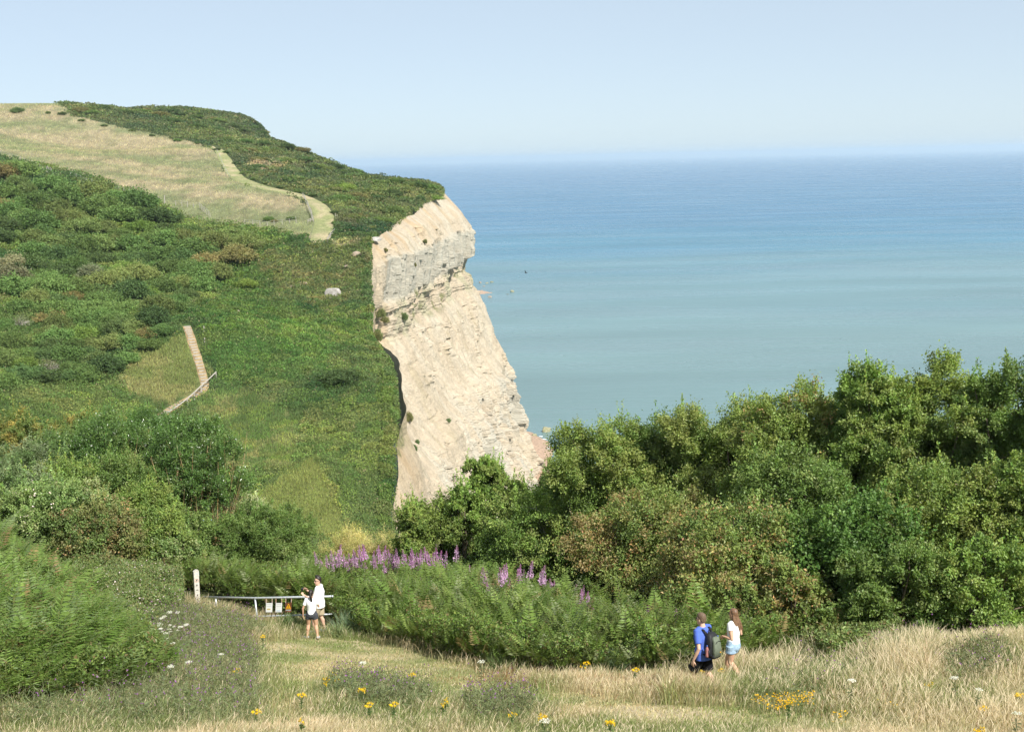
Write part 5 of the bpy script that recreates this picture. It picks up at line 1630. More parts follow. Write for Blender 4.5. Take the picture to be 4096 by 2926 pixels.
# ---- tufts and broad leaves
def tuft(px, py, n, h, tone, label, seed, wd=.02):
    g = G(px, py); r = np.random.default_rng(seed)
    a = r.uniform(0, 2 * PI, n); e = r.uniform(.5, 1.45, n)
    D = np.c_[np.cos(a) * np.cos(e), np.sin(a) * np.cos(e), np.sin(e)]
    P = np.c_[r.normal(0, .10, (n, 2)), np.full(n, -.03)]
    L = h * r.uniform(.6, 1.1, n)
    v, f = leaf_quads(P, D, rand_dirs(r, n), L, wd, .3)
    o = link('grass_tuft', mesh_np('grass_tuft', v, f, GRASS, np.repeat(jitter_col(r, tone, n, .2, .05), 4, 0)), None, g)
    tag(o, label, 'grass tuft', 'grass tufts at the path edge')


tuft(348, 633, 420, .85, (.20, .27, .16), 'blue green grass tuft right of the couple at the gate', 700)
tuft(340, 636, 240, .55, (.22, .28, .13), 'short grass tuft at the heel of the man in the white shirt', 701)
tuft(612, 672, 320, .75, (.18, .25, .13), 'blue green grass tuft at the front of the bracken bank', 702)
tuft(290, 628, 420, .62, (.17, .24, .10), 'grass tuft under the signs of the gate', 703)
tuft(303, 630, 300, .5, (.20, .25, .11), 'grass tuft between the signs and the woman in dark shorts', 704)
tuft(500, 672, 260, .6, (.17, .22, .09), 'tall green grass tuft at the bracken foot, mid bank', 705)


def broadleaf(px, py, n, label, seed):
    g = G(px, py); r = np.random.default_rng(seed)
    a = r.uniform(0, 2 * PI, n); rad = r.uniform(.05, .42, n)
    P = np.c_[rad * np.cos(a), rad * np.sin(a), r.uniform(.15, .75, n)]
    D = unit(np.c_[np.cos(a), np.sin(a), r.uniform(-.3, .4, n)]); Nn = unit(rand_dirs(r, n) * .35 + np.array([0, -.5, .8]))
    L = r.uniform(.22, .40, n)
    # heart-shaped leaves of six corners
    D = unit(D); S = unit(np.cross(D, Nn)); N2 = np.cross(S, D)
    prof_ = [(0, 0), (-.08, .32), (.25, .46), (.65, .30), (1, 0), (.65, -.30), (.25, -.46), (-.08, -.32)]
    v = np.stack([P + D * (L * a_)[:, None] + S * (L * b_)[:, None] - N2 * (L * .12 * abs(b_))[:, None] for a_, b_ in prof_], 1).reshape(-1, 3)
    f = np.arange(n * 8).reshape(n, 8)
    o = link('broad_leaved_plant', mesh_np('broad_leaved_plant', v, f, LEAF, np.repeat(jitter_col(r, (.075, .14, .030), n, .15, .05), 8, 0)), None, g)
    tag(o, label, 'plant', 'broad leaved plants behind the gate')


broadleaf(303, 613, 30, 'plant with big bright heart shaped leaves just left of the woman at the gate', 710)
broadleaf(336, 613, 26, 'plant with big bright leaves behind the man in the white shirt', 711)
# ---------------------------------------------------------------- gate, posts, fences, steps, rocks, boats
STEEL = plain('galvanised_steel', (.52, .56, .58), .42, .5, .35, noise=.25, nscale=12)
RUSTY = plain('weathered_steel', (.40, .36, .33), .6, .3, .2, noise=.5, nscale=20, c2=(.26, .15, .08))
WOOD = plain('silvered_wood', (.58, .55, .48), .85, .1, noise=.3, nscale=14, bump=.3)
WOOD_PALE = plain('bleached_timber', (.40, .375, .33), .85, .1, noise=.25, nscale=10)
WHITE = plain('white_sign', (.85, .86, .85), .5, .3)
BROWN = plain('brown_sign', (.16, .060, .030), .5, .3)
AMBER = plain('amber_sign', (.85, .42, .02), .5, .3)
BLACK = plain('black_print', (.02, .02, .02), .6, .3)
GREYP = plain('grey_print', (.45, .46, .47), .6, .2)
PALEB = plain('pale_blue_print', (.55, .68, .80), .6, .2)
OCHRE = plain('ochre_print', (.62, .50, .22), .6, .2)
REDP = plain('red_print', (.45, .16, .12), .6, .2)


def gp(px, py, dy=0.0):
    Yg = 46.9 + (44.4 - 46.9) * (px - 203) / 129.0
    return Vector(U(px, py, Yg + dy))


gbase = gp(258, 626)
gate = empty('metal_gate', (0, 0, 0)); gate.location = gbase
tag(gate, 'galvanised tubular barrier gate with three notice boards across the closed path', 'gate')


def gpart(name, b, mat, par=None, sm=True):
    for i, v_ in enumerate(b.v):
        b.v[i] = tuple(Vector(v_) - gbase)
    return b.obj(name, mat, par or gate, sm)


gpart('top_rail', MB().tube([gp(203, 596.2), gp(255, 597.3), gp(332, 595.6)], .033, 10), STEEL)
gpart('bottom_rail', MB().tube([gp(234, 615.6), gp(258, 615.6), gp(332, 613.4)], .026, 10), STEEL)
for x0, y0, x1, y1 in ((215.8, 596.8, 216.6, 616), (255, 597.5, 258.3, 626.5), (311.6, 597, 312, 626)):
    gpart('post', MB().tube([gp(x0, y0, .01), gp(x1, y1 + 1.5, .01)], .03, 10), STEEL)
gpart('end_cap', MB().tube([gp(331.8, 595.6), gp(333, 595.6)], .038, 10), STEEL)
boards = [((266.3, 272.2), WHITE), ((276.0, 281.8), WHITE), ((285.8, 291.4), BROWN)]
for i, ((xa, xb), mt) in enumerate(boards):
    fr = MB()
    for xx in (xa, xb):
        fr.tube([gp(xx, 597.5, -.03), gp(xx - .5, 615, -.03)], .013, 6)
    gpart('sign_frame', fr, RUSTY)
    yt, yb = (602.3, 611.4) if i < 2 else (602.0, 611.3)
    TL, TR, BL = gp(xa - .15, yt, -.055), gp(xb + .15, yt, -.055), gp(xa - .6, yb, -.055)
    ax, ay = TR - TL, BL - TL
    nn = ax.cross(ay).normalized()
    if nn.y > 0:
        nn = -nn

    def quad(u0, v0, u1, v1, lift, th=.004):
        b = MB(); q = [TL + ax * u + ay * w_ + nn * lift for u, w_ in ((u0, v0), (u1, v0), (u1, v1), (u0, v1))]
        b.loft([[p - nn * th for p in q], q]); return b
    bd = gpart('notice_board', quad(0, 0, 1, 1, 0, .01), mt, None, False)
    bd['label'] = ('white paper notice with an ochre sketch', 'white paper notice with pale blue drawing', 'brown hazard sign with amber warning triangle')[i]
    def sub(name, b, m):
        gpart(name, b, m, bd, False)
    if i < 2:
        for k in range(7):
            sub('print_line', quad(.12, .10 + .07 * k, .88 - .2 * ((k * 7) % 3) / 2, .125 + .07 * k, .003), GREYP) if k in (0, 3) else None
        if i == 0:
            sub('print_sketch', quad(.18, .60, .75, .74, .003), OCHRE)
        else:
            sub('print_sketch', quad(.15, .78, .8, .88, .003), PALEB)
    else:
        tb = MB(); q = [TL + ax * u + ay * w_ + nn * .003 for u, w_ in ((.5, .06), (.88, .56), (.12, .56))]
        tb.loft([[p - nn * .004 for p in q], q]); sub('warning_triangle', tb, AMBER)
        b = quad(.46, .22, .54, .42, .0062, .003); sub('exclamation_mark', b, BLACK)
        sub('exclamation_dot', quad(.46, .455, .54, .50, .0062, .003), BLACK)
        sub('text_panel', quad(.08, .58, .92, .70, .003), AMBER)
        sub('text_panel', quad(.08, .74, .92, .84, .003), GREYP)
        sub('print_line', quad(.14, .62, .86, .645, .0062, .003), BLACK)
        sub('print_line', quad(.5, .88, .9, .95, .003), REDP)

# wooden waymark post with pictograms
pc = Vector(U(195.6, 569, 46.2)); gz = zat(pc.x, 46.2); ph = pc.z - gz
post = empty('waymark_post', (pc.x, 46.2, gz), R(24))
tag(post, 'weathered square wooden post with round pictogram stickers beside the gate', 'post')
b = MB(); hw = .083
b.loft([[(-hw, -hw, -.3), (hw, -hw, -.3), (hw, hw, -.3), (-hw, hw, -.3)], [(-hw, -hw, ph - .06), (hw, -hw, ph - .02), (hw, hw, ph - .02), (-hw, hw, ph - .06)]], False)
b.add([(-hw, -hw, ph - .06), (0, -hw, ph), (hw, -hw, ph - .03), (hw, hw, ph - .03), (0, hw, ph), (-hw, hw, ph - .06)], [(0, 1, 4, 5), (1, 2, 3, 4), (0, 2, 1), (3, 5, 4)])
b.obj('shaft', WOOD, post)
MB().box((hw + .004, 0, ph - .13), (.008, .13, .17)).obj('blue_plaque', PALEB, post)


def disc(cx, cz, r1, r0, y, th=.004, n=24):
    b = MB(); vs = []; fs = []
    for k in range(n):
        a = 2 * PI * k / n
        for rr in (r1, r0):
            for yy in (y, y - th):
                vs.append((cx + rr * math.cos(a), yy, cz + rr * math.sin(a)))
    for k in range(n):
        p, q = 4 * k, 4 * ((k + 1) % n)
        fs += [(p + 1, q + 1, q + 3, p + 3), (p, p + 2, q + 2, q), (p, q, q + 1, p + 1), (p + 2, p + 3, q + 3, q + 2)]
    return b.add(vs, fs)


for k, f_ in enumerate((.30, .44, .575, .71, .84)):
    cz = ph * (1 - f_) + .02
    ring = disc(-.004, cz, .062, .050, -hw - .001).obj('pictogram_ring', REDP if k == 0 else GREYP, post)
    g_ = MB()
    if k == 0:
        g_.box((-.004, -hw - .0045, cz), (.012, .004, .07), Matrix.Rotation(R(40), 3, 'Y')); g_.box((-.004, -hw - .003, cz), (.03, .004, .05))
    elif k == 1:
        g_.box((-.004, -hw - .003, cz - .012), (.06, .004, .012)); g_.box((-.004, -hw - .003, cz + .010), (.04, .004, .022))
    elif k == 2:
        g_.box((-.024, -hw - .003, cz), (.022, .004, .03)); g_.box((.016, -hw - .003, cz), (.022, .004, .045))
    elif k == 3:
        g_.box((-.004, -hw - .003, cz + .012), (.022, .004, .022)); g_.box((-.004, -hw - .003, cz - .018), (.036, .004, .034), Matrix.Rotation(R(20), 3, 'Y'))
    else:
        g_.box((-.004, -hw - .003, cz), (.055, .004, .014)); g_.box((-.004, -hw - .003, cz - .02), (.03, .004, .02))
    g_.obj('pictogram', BLACK, ring)
wm = MB()
wm.box((-.004, -hw - .003, ph - .12), (.10, .004, .05)); wm.obj('arrow_plate', GREYP, post)

# ---- fences on the far pasture
def far_fence(name, label, pts, hgt, ymin, wire=True, mat=None, rail=False):
    gs = [G(a, b_, ymin, 900, 700) for a, b_ in pts]
    gs = [g for g in gs if g is not None]
    root = empty(name, tuple(gs[0])); tag(root, label, 'fence')
    o0 = Vector(gs[0])
    tops = []
    for k, g in enumerate(gs):
        hh = hgt * (.9 + .2 * ((k * 37) % 10) / 10)
        p = Vector(g) - o0
        b = MB(); ln = .08 * math.sin(k * 1.7)
        b.tube([(p.x, p.y, p.z - .2), (p.x + ln * .5, p.y, p.z + hh * .6), (p.x + ln, p.y, p.z + hh)], [.075, .065, .055], 6)
        b.obj('post', mat or WOOD_PALE, root)
        tops.append(p + Vector((ln, 0, hh)))
    if wire:
        b = MB()
        for f_ in ((.92, .6) if not rail else (.92, .55)):
            for p, q, t0, t1 in zip(gs[:-1], gs[1:], tops[:-1], tops[1:]):
                p, q = Vector(p) - o0, Vector(q) - o0
                b.tube([p.lerp(t0, f_), q.lerp(t1, f_)], .012 if not rail else .06, 4, False)
        b.obj('rail' if rail else 'wire', (WOOD_PALE if rail else STEEL), root)
    return root


def c1(x, y):
    return (x / 2.165 / 4, (350 + y / 2.165) / 4)


def c2(x, y):
    return ((900 + x / 1.895) / 4, (500 + y / 1.895) / 4)


far_fence('post_and_wire_fence', 'wire fence with pale posts along the upper lower edge of the dry field', [c1(*q) for q in [(8, 575), (80, 605), (112, 612), (145, 622), (178, 638), (210, 650), (243, 662), (275, 672), (310, 687), (345, 702), (375, 720)]], 1.35, 330)
far_fence('post_and_wire_fence', 'wire fence below the field, between the broken hurdle and the dark hollow bush', [c1(*q) for q in [(610, 770), (660, 788), (703, 806), (750, 825), (797, 836), (840, 852), (885, 866), (930, 875), (980, 890), (1030, 898), (1075, 909), (1120, 925), (1170, 940), (1250, 960), (1310, 970), (1375, 985)]], 1.4, 300)
far_fence('post_and_wire_fence', 'short curved wire fence around the small grass opening under the field', [c1(*q) for q in [(1520, 1020), (1575, 1028), (1625, 1035), (1680, 1042), (1730, 1048), (1745, 1060), (1760, 1072), (1775, 1085), (1790, 1098), (1805, 1108), (1820, 1118)]], 1.4, 290)
far_fence('post_and_wire_fence', 'lower fence of spaced pale posts crossing the pasture by the gorse bushes', [c2(*q) for q in [(150, 752), (210, 762), (265, 765), (322, 770), (372, 765), (433, 757), (490, 748), (540, 740)]], 1.35, 290)
far_fence('paling_fence', 'close fence of pale stakes running along the field side of the mown path', [c2(*q) for q in [(590, 548), (600, 565), (609, 582), (617, 599), (624, 615), (631, 631), (638, 648), (645, 664), (651, 680), (657, 697), (662, 712), (667, 727)]], 1.35, 290, True, None, True)
far_fence('wooden_barrier', 'low wooden barrier joining the end of the stake fence at the path', [c2(*q) for q in [(628, 742), (648, 736), (670, 730)]], .9, 290, True, None, True)
far_fence('wooden_gate_posts', 'pair of pale gate posts on the cliff side of the mown path', [c2(*q) for q in [(838, 715), (850, 735)]], 1.7, 290, False)
far_fence('wooden_barrier', 'leaning barrier at the lower end of the mown path by the dark bushes', [c2(*q) for q in [(775, 890), (800, 850), (832, 822)]], 1.1, 270, True, None, True)
far_fence('paling_fence', 'old stakes beside the upper bend of the mown path', [c1(*q) for q in [(1880, 560), (1900, 600), (1920, 645), (1938, 690), (1955, 730), (1970, 760), (1988, 785)]], 1.3, 320)
far_fence('broken_hurdle', 'clump of broken pale stakes at the field fence', [c1(*q) for q in [(405, 735), (412, 733), (420, 738), (428, 740), (437, 742), (445, 748)]], 1.7, 320, True, None, True)
for q, lab in (((1427, 1003), 'tall pale post standing alone above the green wood edge'),):
    g = G(*c1(*q), 290)
    if g is not None:
        tag(MB().tube([(0, 0, -.2), (0, 0, 2.0)], .12, 6).obj('marker_post', WOOD_PALE, None, False, tuple(g)), lab, 'post')

# ---- stepped path
sg = stp
root = empty('path_steps', (float(sg[0, 0]), float(sg[0, 1]), zat(sg[0, 0], sg[0, 1])))
tag(root, 'flight of pale timber edged earth steps climbing the slope', 'steps')
d_ = np.r_[0, np.cumsum(np.hypot(np.diff(sg[:, 0]), np.diff(sg[:, 1])))]
lower0 = float(d_[-1])
marks = list(np.arange(.4, 25, .92)) + list(np.arange(lower0 - 6.5, lower0 - .3, .9))
for s in marks:
    x, y = np.interp(s, d_, sg[:, 0]), np.interp(s, d_, sg[:, 1]); x2, y2 = np.interp(s + .3, d_, sg[:, 0]), np.interp(s + .3, d_, sg[:, 1])
    a = math.atan2(y2 - y, x2 - x)
    z = zat(x, y) + .10
    MB().box((x - root.location.x, y - root.location.y, z - root.location.z), (.16, .75 + .45 * ((int(s * 10) * 7) % 5) / 5, .18), Matrix.Rotation(a, 3, 'Z')).obj('step', WOOD_PALE, root)

# handrail
pr = [U(213, 380.5, 203), U(206, 386, 201), U(198, 391, 199), U(191, 396, 197), U(184, 401, 195), U(177, 406, 193), U(166, 413, 190.5), U(156, 420.5, 188)]
pr = [Vector((p[0] + .5, p[1], zat(p[0] + .5, p[1]) + 1.0)) for p in pr]
root = empty('handrail', tuple(pr[0] - Vector((0, 0, 1)))); tag(root, 'pale wooden handrail along the lower turn of the stepped path', 'handrail')
o0 = Vector(root.location)
MB().tube([p - o0 for p in pr], .085, 6).obj('rail', WOOD_PALE, root)
for k in (0, 2, 3, 4, 6, 7):
    p = pr[k] - o0
    MB().box((p.x, p.y - .06, p.z - .52), (.14, .14, 1.25)).obj('post', WOOD_PALE, root)
for px, py, h_, lab in ((204, 332, 1.0, 'white topped marker post beside the upper end of the steps'), (204.6, 342, .7, 'shorter marker post just under the other beside the steps'), (227, 321, .5, 'tiny white marker in the bracken right of the step posts')):
    g = G(px, py, 130)
    tag(MB().tube([(0, 0, -.2), (.02, 0, h_ * .8), (.03, 0, h_)], [.09, .09, .06], 6).obj('marker_post', WOOD_PALE, None, False, tuple(g)), lab, 'post', 'marker posts by the steps')


# ---- rocks
def rock_mat(name, c, c2_):
    return plain(name, c, .9, .1, noise=.4, nscale=1.6, bump=.7, c2=c2_)


ROCK_G = rock_mat('grey_sandstone', (.42, .40, .37), (.28, .26, .23)); ROCK_S = rock_mat('sea_rock', (.33, .30, .21), (.20, .21, .11)); ROCK_R = rock_mat('red_rock', (.33, .26, .20), (.25, .21, .17)); ROCK_D = rock_mat('dark_reef', (.16, .15, .12), (.10, .10, .08))


def rock(name, loc, size, label, mat, seed, group=None, rz=0.0, flat=.3, sub=4):
    bm = bmesh.new(); bmesh.ops.create_icosphere(bm, subdivisions=sub, radius=1.0)
    r = np.random.default_rng(seed); of = r.uniform(0, 50, 3)
    pl = [(unit(rand_dirs(r, 1))[0], r.uniform(.55, .85)) for _ in range(12)]
    for v_ in bm.verts:
        p = np.array(v_.co)
        for n_, d0 in pl:
            e = p @ n_ - d0
            if e > 0:
                p = p - n_ * e * .9
        nz = float(fbm2(np.array([p[0] * 2 + of[0] + p[2]]), np.array([p[1] * 2 + of[1] + p[2] * 1.7]), 4, seed)[0]) - .5
        p = p * (1 + .22 * nz)
        p[2] += .05 * math.floor(p[2] * 4) / 4
        if p[2] < -flat:
            p[2] = -flat
        v_.co = (p[0] * size[0], p[1] * size[1], (p[2] + flat * .7) * size[2])
    me = bpy.data.meshes.new(name); bm.to_mesh(me); bm.free(); me.materials.append(mat)
    o = link(name, me, None, loc); o.rotation_euler = (0, 0, rz)
    if label:
        tag(o, label, 'rock', group)
    return o


g = G(335, 297, 130)
rock('boulder', (g[0], g[1], g[2] + .55), (2.0, 1.6, 1.35), 'big pale grey overhanging boulder alone on the slope near the cliff edge', ROCK_G, 61, None, .2)
rock('boulder', (g[0] + .1, g[1] - 1.6, zat(g[0] + .1, g[1] - 1.6) + .1), (1.3, .8, .5), 'flat stone slab lying under the big boulder', ROCK_G, 62, None, .1)
for k, (px, py, w_, lab) in enumerate([(303, 284, .9, 'pinkish bare rock patch left of the big boulder'), (292, 287, .7, 'small pinkish rock left of the wider rock patch'), (377, 299, 1.6, 'grey rock ledge at the cliff edge right of the big boulder'), (357, 255, 1.3, 'sandy bare rock at the top of the heather slope'), (346, 267, .8, 'small sandy rock in the heather above the boulder'), (238, 312, .7, 'dull pinkish rock in the dark turf right of the steps')]):
    g = G(px, py, 130)
    rock('rock', (g[0], g[1], g[2]), (w_, w_ * .8, w_ * .55), lab, ROCK_R if k != 2 else ROCK_G, 63 + k, 'bare rocks on the slope', .3 * k, .3, 3)


def searock(px, py, wpx, label, mat, seed, hgt=.6, grp='rocks in the shallow sea'):
    d = ray(px, py); Y_ = -CAMZ / d[2]; w_ = wpx * Y_ / FPX / 2
    rock('rock', (d[0] * Y_, Y_, -.1), (w_, w_ * .8, w_ * hgt * 1.3), label, mat, seed, grp, seed * .7, .3, 3)


for a in [(546.5, 431, 11, 'biggest sea rock, greenish, standing offshore just above the beach', ROCK_S, 81, .75), (534, 436, 8, 'rock at the water edge nearest the foot of the cliff', ROCK_S, 82), (540, 440, 7, 'flat brown rock in the surf below the biggest sea rock', ROCK_R, 83, .4),
          (533, 441, 6, 'brown rock on the beach against the cliff foot', ROCK_R, 84), (548, 450, 7, 'grey boulder on the red shingle beach', ROCK_G, 85, .7), (541, 449, 5, 'small boulder on the beach beside the cliff', ROCK_R, 86), (537, 446, 4, 'smallest stone on the beach above the small boulder', ROCK_S, 87),
          (512, 291.5, 6, 'pale flat rock farthest out beyond the headland', ROCK_S, 88, .5), (507.5, 294, 3.5, 'dark reef showing just inside the far pale rock', ROCK_D, 89, .25), (492, 282, 5, 'rock group far out behind the headland corner', ROCK_S, 90, .4), (487, 283, 4, 'second far rock left of the group behind the headland', ROCK_S, 91, .4),
          (480, 282.5, 4, 'far rock closest to the headland corner', ROCK_R, 92, .5), (484, 286, 3.5, 'small far rock on the distant red spit', ROCK_R, 93, .4), (490, 297, 5, 'red boulder at the tip of the distant spit', ROCK_R, 94, .5), (482, 291, 4, 'red boulder halfway along the distant spit', ROCK_R, 95, .5)]:
    searock(*a)
# surf at the beach
FOAM = plain('sea_foam', (.80, .83, .85), .7, .2)
for px, py, ln, sd in ((545, 439, 5, 1), (547, 443, 6, 2), (541, 436, 4, 3)):
    d = ray(px, py); Y_ = -CAMZ / d[2]; r = np.random.default_rng(sd)
    L_ = ln * Y_ / FPX
    xs = np.linspace(-L_ / 2, L_ / 2, 24); hw_ = (.32 * np.sin(np.linspace(.05, PI - .05, 24)) + .12 * r.random(24))
    yc = .8 * np.sin(xs / 2.2 + sd)
    vs = np.r_[np.c_[xs, yc - hw_, xs * 0], np.c_[xs, yc + hw_, xs * 0], np.c_[xs, yc, xs * 0 + .12]]
    f = np.r_[[[k, k + 1, 48 + k + 1, 48 + k] for k in range(23)], [[48 + k, 48 + k + 1, 24 + k + 1, 24 + k] for k in range(23)]]
    tag(link('surf', mesh_np('surf', vs, f, FOAM), None, (d[0] * Y_, Y_, .02)), 'thin white line of surf by the beach', 'surf', kind='stuff')

# ---- sailing boats and a bird
SAIL = plain('white_sail', (.85, .85, .83), .7, .2); HULL = plain('white_hull', (.75, .75, .73), .4, .4)
for px, Y_, k, lab in ((683.4, 17000, 1.0, 'tiny white sailing boat just under the horizon'), (691, 21000, .8, 'even fainter sail on the horizon beside the white boat')):
    x = ray(px, 160)[0] * Y_
    bt = empty('sailing_boat', (x, Y_, 0)); tag(bt, lab, 'boat')
    b = MB(); b.loft([[(-5 * k, 0, 1.6), (-4 * k, 0, .2), (-4 * k, .1, .2), (-5 * k, .1, 1.6)], [(0, -1.8 * k, 1.5), (0, -1.2 * k, -.3), (0, 1.2 * k, -.3), (0, 1.8 * k, 1.5)], [(6 * k, -.1, 2), (5 * k, -.1, .1), (5 * k, .1, .1), (6 * k, .1, 2)]])
    b.obj('hull', HULL, bt)
    MB().tube([(.5, 0, 1), (.5, 0, 25 * k)], .15, 6).obj('mast', HULL, bt)
    MB().add([(.3, 0, 2.5), (-5.2 * k, .5, 2.6), (.3, .0, 24 * k), (.3, .08, 2.5), (-5.2 * k, .58, 2.6), (.3, .08, 24 * k)], [(0, 1, 2), (5, 4, 3), (0, 3, 4, 1), (1, 4, 5, 2), (2, 5, 3, 0)]).obj('mainsail', SAIL, bt)
    MB().add([(.8, 0, 20 * k), (5.8 * k, 0, 2), (.9, .7, 2.4), (.8, .08, 20 * k), (5.8 * k, .08, 2), (.9, .78, 2.4)], [(0, 1, 2), (5, 4, 3), (0, 3, 4, 1), (1, 4, 5, 2), (2, 5, 3, 0)]).obj('jib', SAIL, bt)
bp_ = U(526, 272.5, 260); bird = MB()
bird.tube([(0, -.28, 0), (0, -.1, .01), (0, .1, .02), (0, .26, .05), (0, .32, .05)], [.01, .07, .075, .045, .02], 8)
for s in (-1, 1):
    q = [(0, .12, .05), (s * .28, .16, .20), (s * .58, .02, .24), (s * .54, -.06, .23), (s * .26, -.06, .17), (0, -.08, .05)]
    bird.loft([[(x, y, z - .008) for x, y, z in q], [(x, y, z + .008) for x, y, z in q]])
bo = bird.obj('bird', plain('dark_feathers', (.03, .03, .035), .8, .1), None, False, tuple(bp_)); bo.rotation_euler = (0, R(25), R(60)); tag(bo, 'dark bird flying over the sea right of the cliff', 'bird')

# pale blue rags tied in the willow
RAG = plain('pale_blue_cloth', (.50, .70, .80), .8, .1)
for k, (px, py, w_, h_, lab) in enumerate([(203, 516, .10, .45, 'pale blue rag hanging nearest the bare willow trunk'), (210, 519, .14, .35, 'pale blue rag in the middle of the willow twigs'), (214.5, 527, .16, .42, 'largest pale blue rag, lowest on the willow twigs'), (217, 525, .07, .3, 'narrow pale blue rag next to the largest one'), (219.5, 524, .10, .36, 'outermost pale blue rag on the willow twigs')]):
    p = U(px, py, 54.2 if k else 55); w_ *= .6; h_ *= .6
    n_ = 6; L1 = []; L2 = []
    for i in range(n_):
        t_ = i / (n_ - 1); o_ = .05 * math.sin(3 * t_ + k)
        L1.append([(-w_ / 2 * (1 - .3 * t_), o_, -h_ * t_), (w_ / 2 * (1 - .2 * t_), o_ + .03, -h_ * t_ * 1.05), (w_ / 2 * (1 - .2 * t_), o_ + .036, -h_ * t_ * 1.05), (-w_ / 2 * (1 - .3 * t_), o_ + .006, -h_ * t_)])
    tag(MB().loft(L1).obj('rag', RAG, None, False, tuple(p)), lab, 'rag', 'pale blue rags in the willow')
# ---------------------------------------------------------------- people
SKIN = plain('skin', (.58, .37, .27), .55, .3, noise=.10, nscale=18)
SKIN2 = plain('sunned_skin', (.55, .33, .22), .55, .3, noise=.10, nscale=18)
DENIM = plain('pale_denim', (.33, .46, .60), .85, .15, noise=.30, nscale=24, bump=.3)
TEE_W = plain('white_cotton', (.80, .80, .80), .9, .1, noise=.04, nscale=10, bump=.25)
TEE_B = plain('blue_cotton', (.085, .150, .52), .9, .1, noise=.12, nscale=10, bump=.3)
SHORT_G = plain('charcoal_cotton', (.055, .058, .068), .9, .1, noise=.2, nscale=10, bump=.2)
SHORT_K = plain('khaki_cotton', (.42, .35, .24), .9, .1, noise=.15, nscale=10, bump=.2)
SHORT_B = plain('black_cotton', (.012, .012, .014), .9, .1, noise=.2, nscale=10)
HAIR_D = plain('dark_hair', (.022, .016, .013), .45, .4, noise=.3, nscale=40)
HAIR_B = plain('brown_hair', (.105, .058, .034), .45, .4, noise=.45, nscale=30, c2=(.19, .11, .06))
HAIR_S = plain('short_light_brown_hair', (.15, .10, .065), .6, .3, noise=.4, nscale=40)
LENS = plain('dark_lens', (.01, .01, .012), .15, .6)
SHOE_G = plain('grey_trainer', (.42, .41, .40), .7, .2, noise=.3, nscale=20)
SHOE_B = plain('blue_trainer', (.12, .17, .26), .7, .2, noise=.3, nscale=20)
EYE = plain('eye', (.10, .08, .07), .3, .5)
PRINTED = None


def printed_shirt():
    m, nt, out = new_mat('white_printed_cotton')
    tc = N(nt, 'ShaderNodeTexCoord'); vo = N(nt, 'ShaderNodeTexVoronoi'); vo.inputs['Scale'].default_value = 11
    nt.links.new(tc.outputs['Object'], vo.inputs['Vector'])
    mr = N(nt, 'ShaderNodeMapRange'); mr.inputs[1].default_value = .10; mr.inputs[2].default_value = .16
    nt.links.new(vo.outputs['Distance'], mr.inputs[0])
    b = N(nt, 'ShaderNodeBsdfPrincipled'); b.inputs['Roughness'].default_value = .9; b.inputs['Specular IOR Level'].default_value = .1
    nt.links.new(mixcol(nt, 'MIX', mr.outputs[0], (.42, .40, .42), (.78, .77, .76)), b.inputs['Base Color'])
    nt.links.new(b.outputs[0], out.inputs[0])
    return m


TEE_P = printed_shirt()


def ring(c, rx, ry, n=20, tilt=None):
    c = Vector(c)
    vs = []
    for j in range(n):
        a = 2 * PI * j / n
        p = Vector((rx * math.cos(a), ry * math.sin(a), 0))
        if tilt is not None:
            p = tilt @ p
        vs.append(c + p)
    return vs


def ball(b, c, rx, ry=None, rz=None, nl=8, n=14):
    ry = ry or rx; rz = rz or rx
    rings = []
    for i in range(nl + 1):
        t_ = -PI / 2 + PI * i / nl
        k = max(.02, math.cos(t_))
        rings.append(ring((c[0], c[1], c[2] + rz * math.sin(t_)), rx * k, ry * k, n))
    b.loft(rings)


def limb(b, pts, rad, n=12):
    b.tube(pts, rad, n)
    for p, r_ in zip(pts, rad):
        ball(b, p, r_ * .99)


def fuse(name, b, vox, mat, parent, smooth_it=4, loc=None):
    me = b.mesh(name, mat)
    o = bpy.data.objects.new(name, me); col.objects.link(o)
    md = o.modifiers.new('fuse', 'REMESH'); md.mode = 'VOXEL'; md.voxel_size = vox; md.use_smooth_shade = True
    if smooth_it:
        sm = o.modifiers.new('even', 'SMOOTH'); sm.iterations = smooth_it; sm.factor = .5
    dg = bpy.context.evaluated_depsgraph_get(); dg.update()
    m2 = bpy.data.meshes.new_from_object(o.evaluated_get(dg))
    o.modifiers.clear(); o.data = m2; m2.name = name
    m2.materials.clear(); m2.materials.append(mat)
    m2.polygons.foreach_set('use_smooth', np.ones(len(m2.polygons), bool))
    bpy.data.meshes.remove(me)
    if parent is not None:
        o.parent = parent
    return o


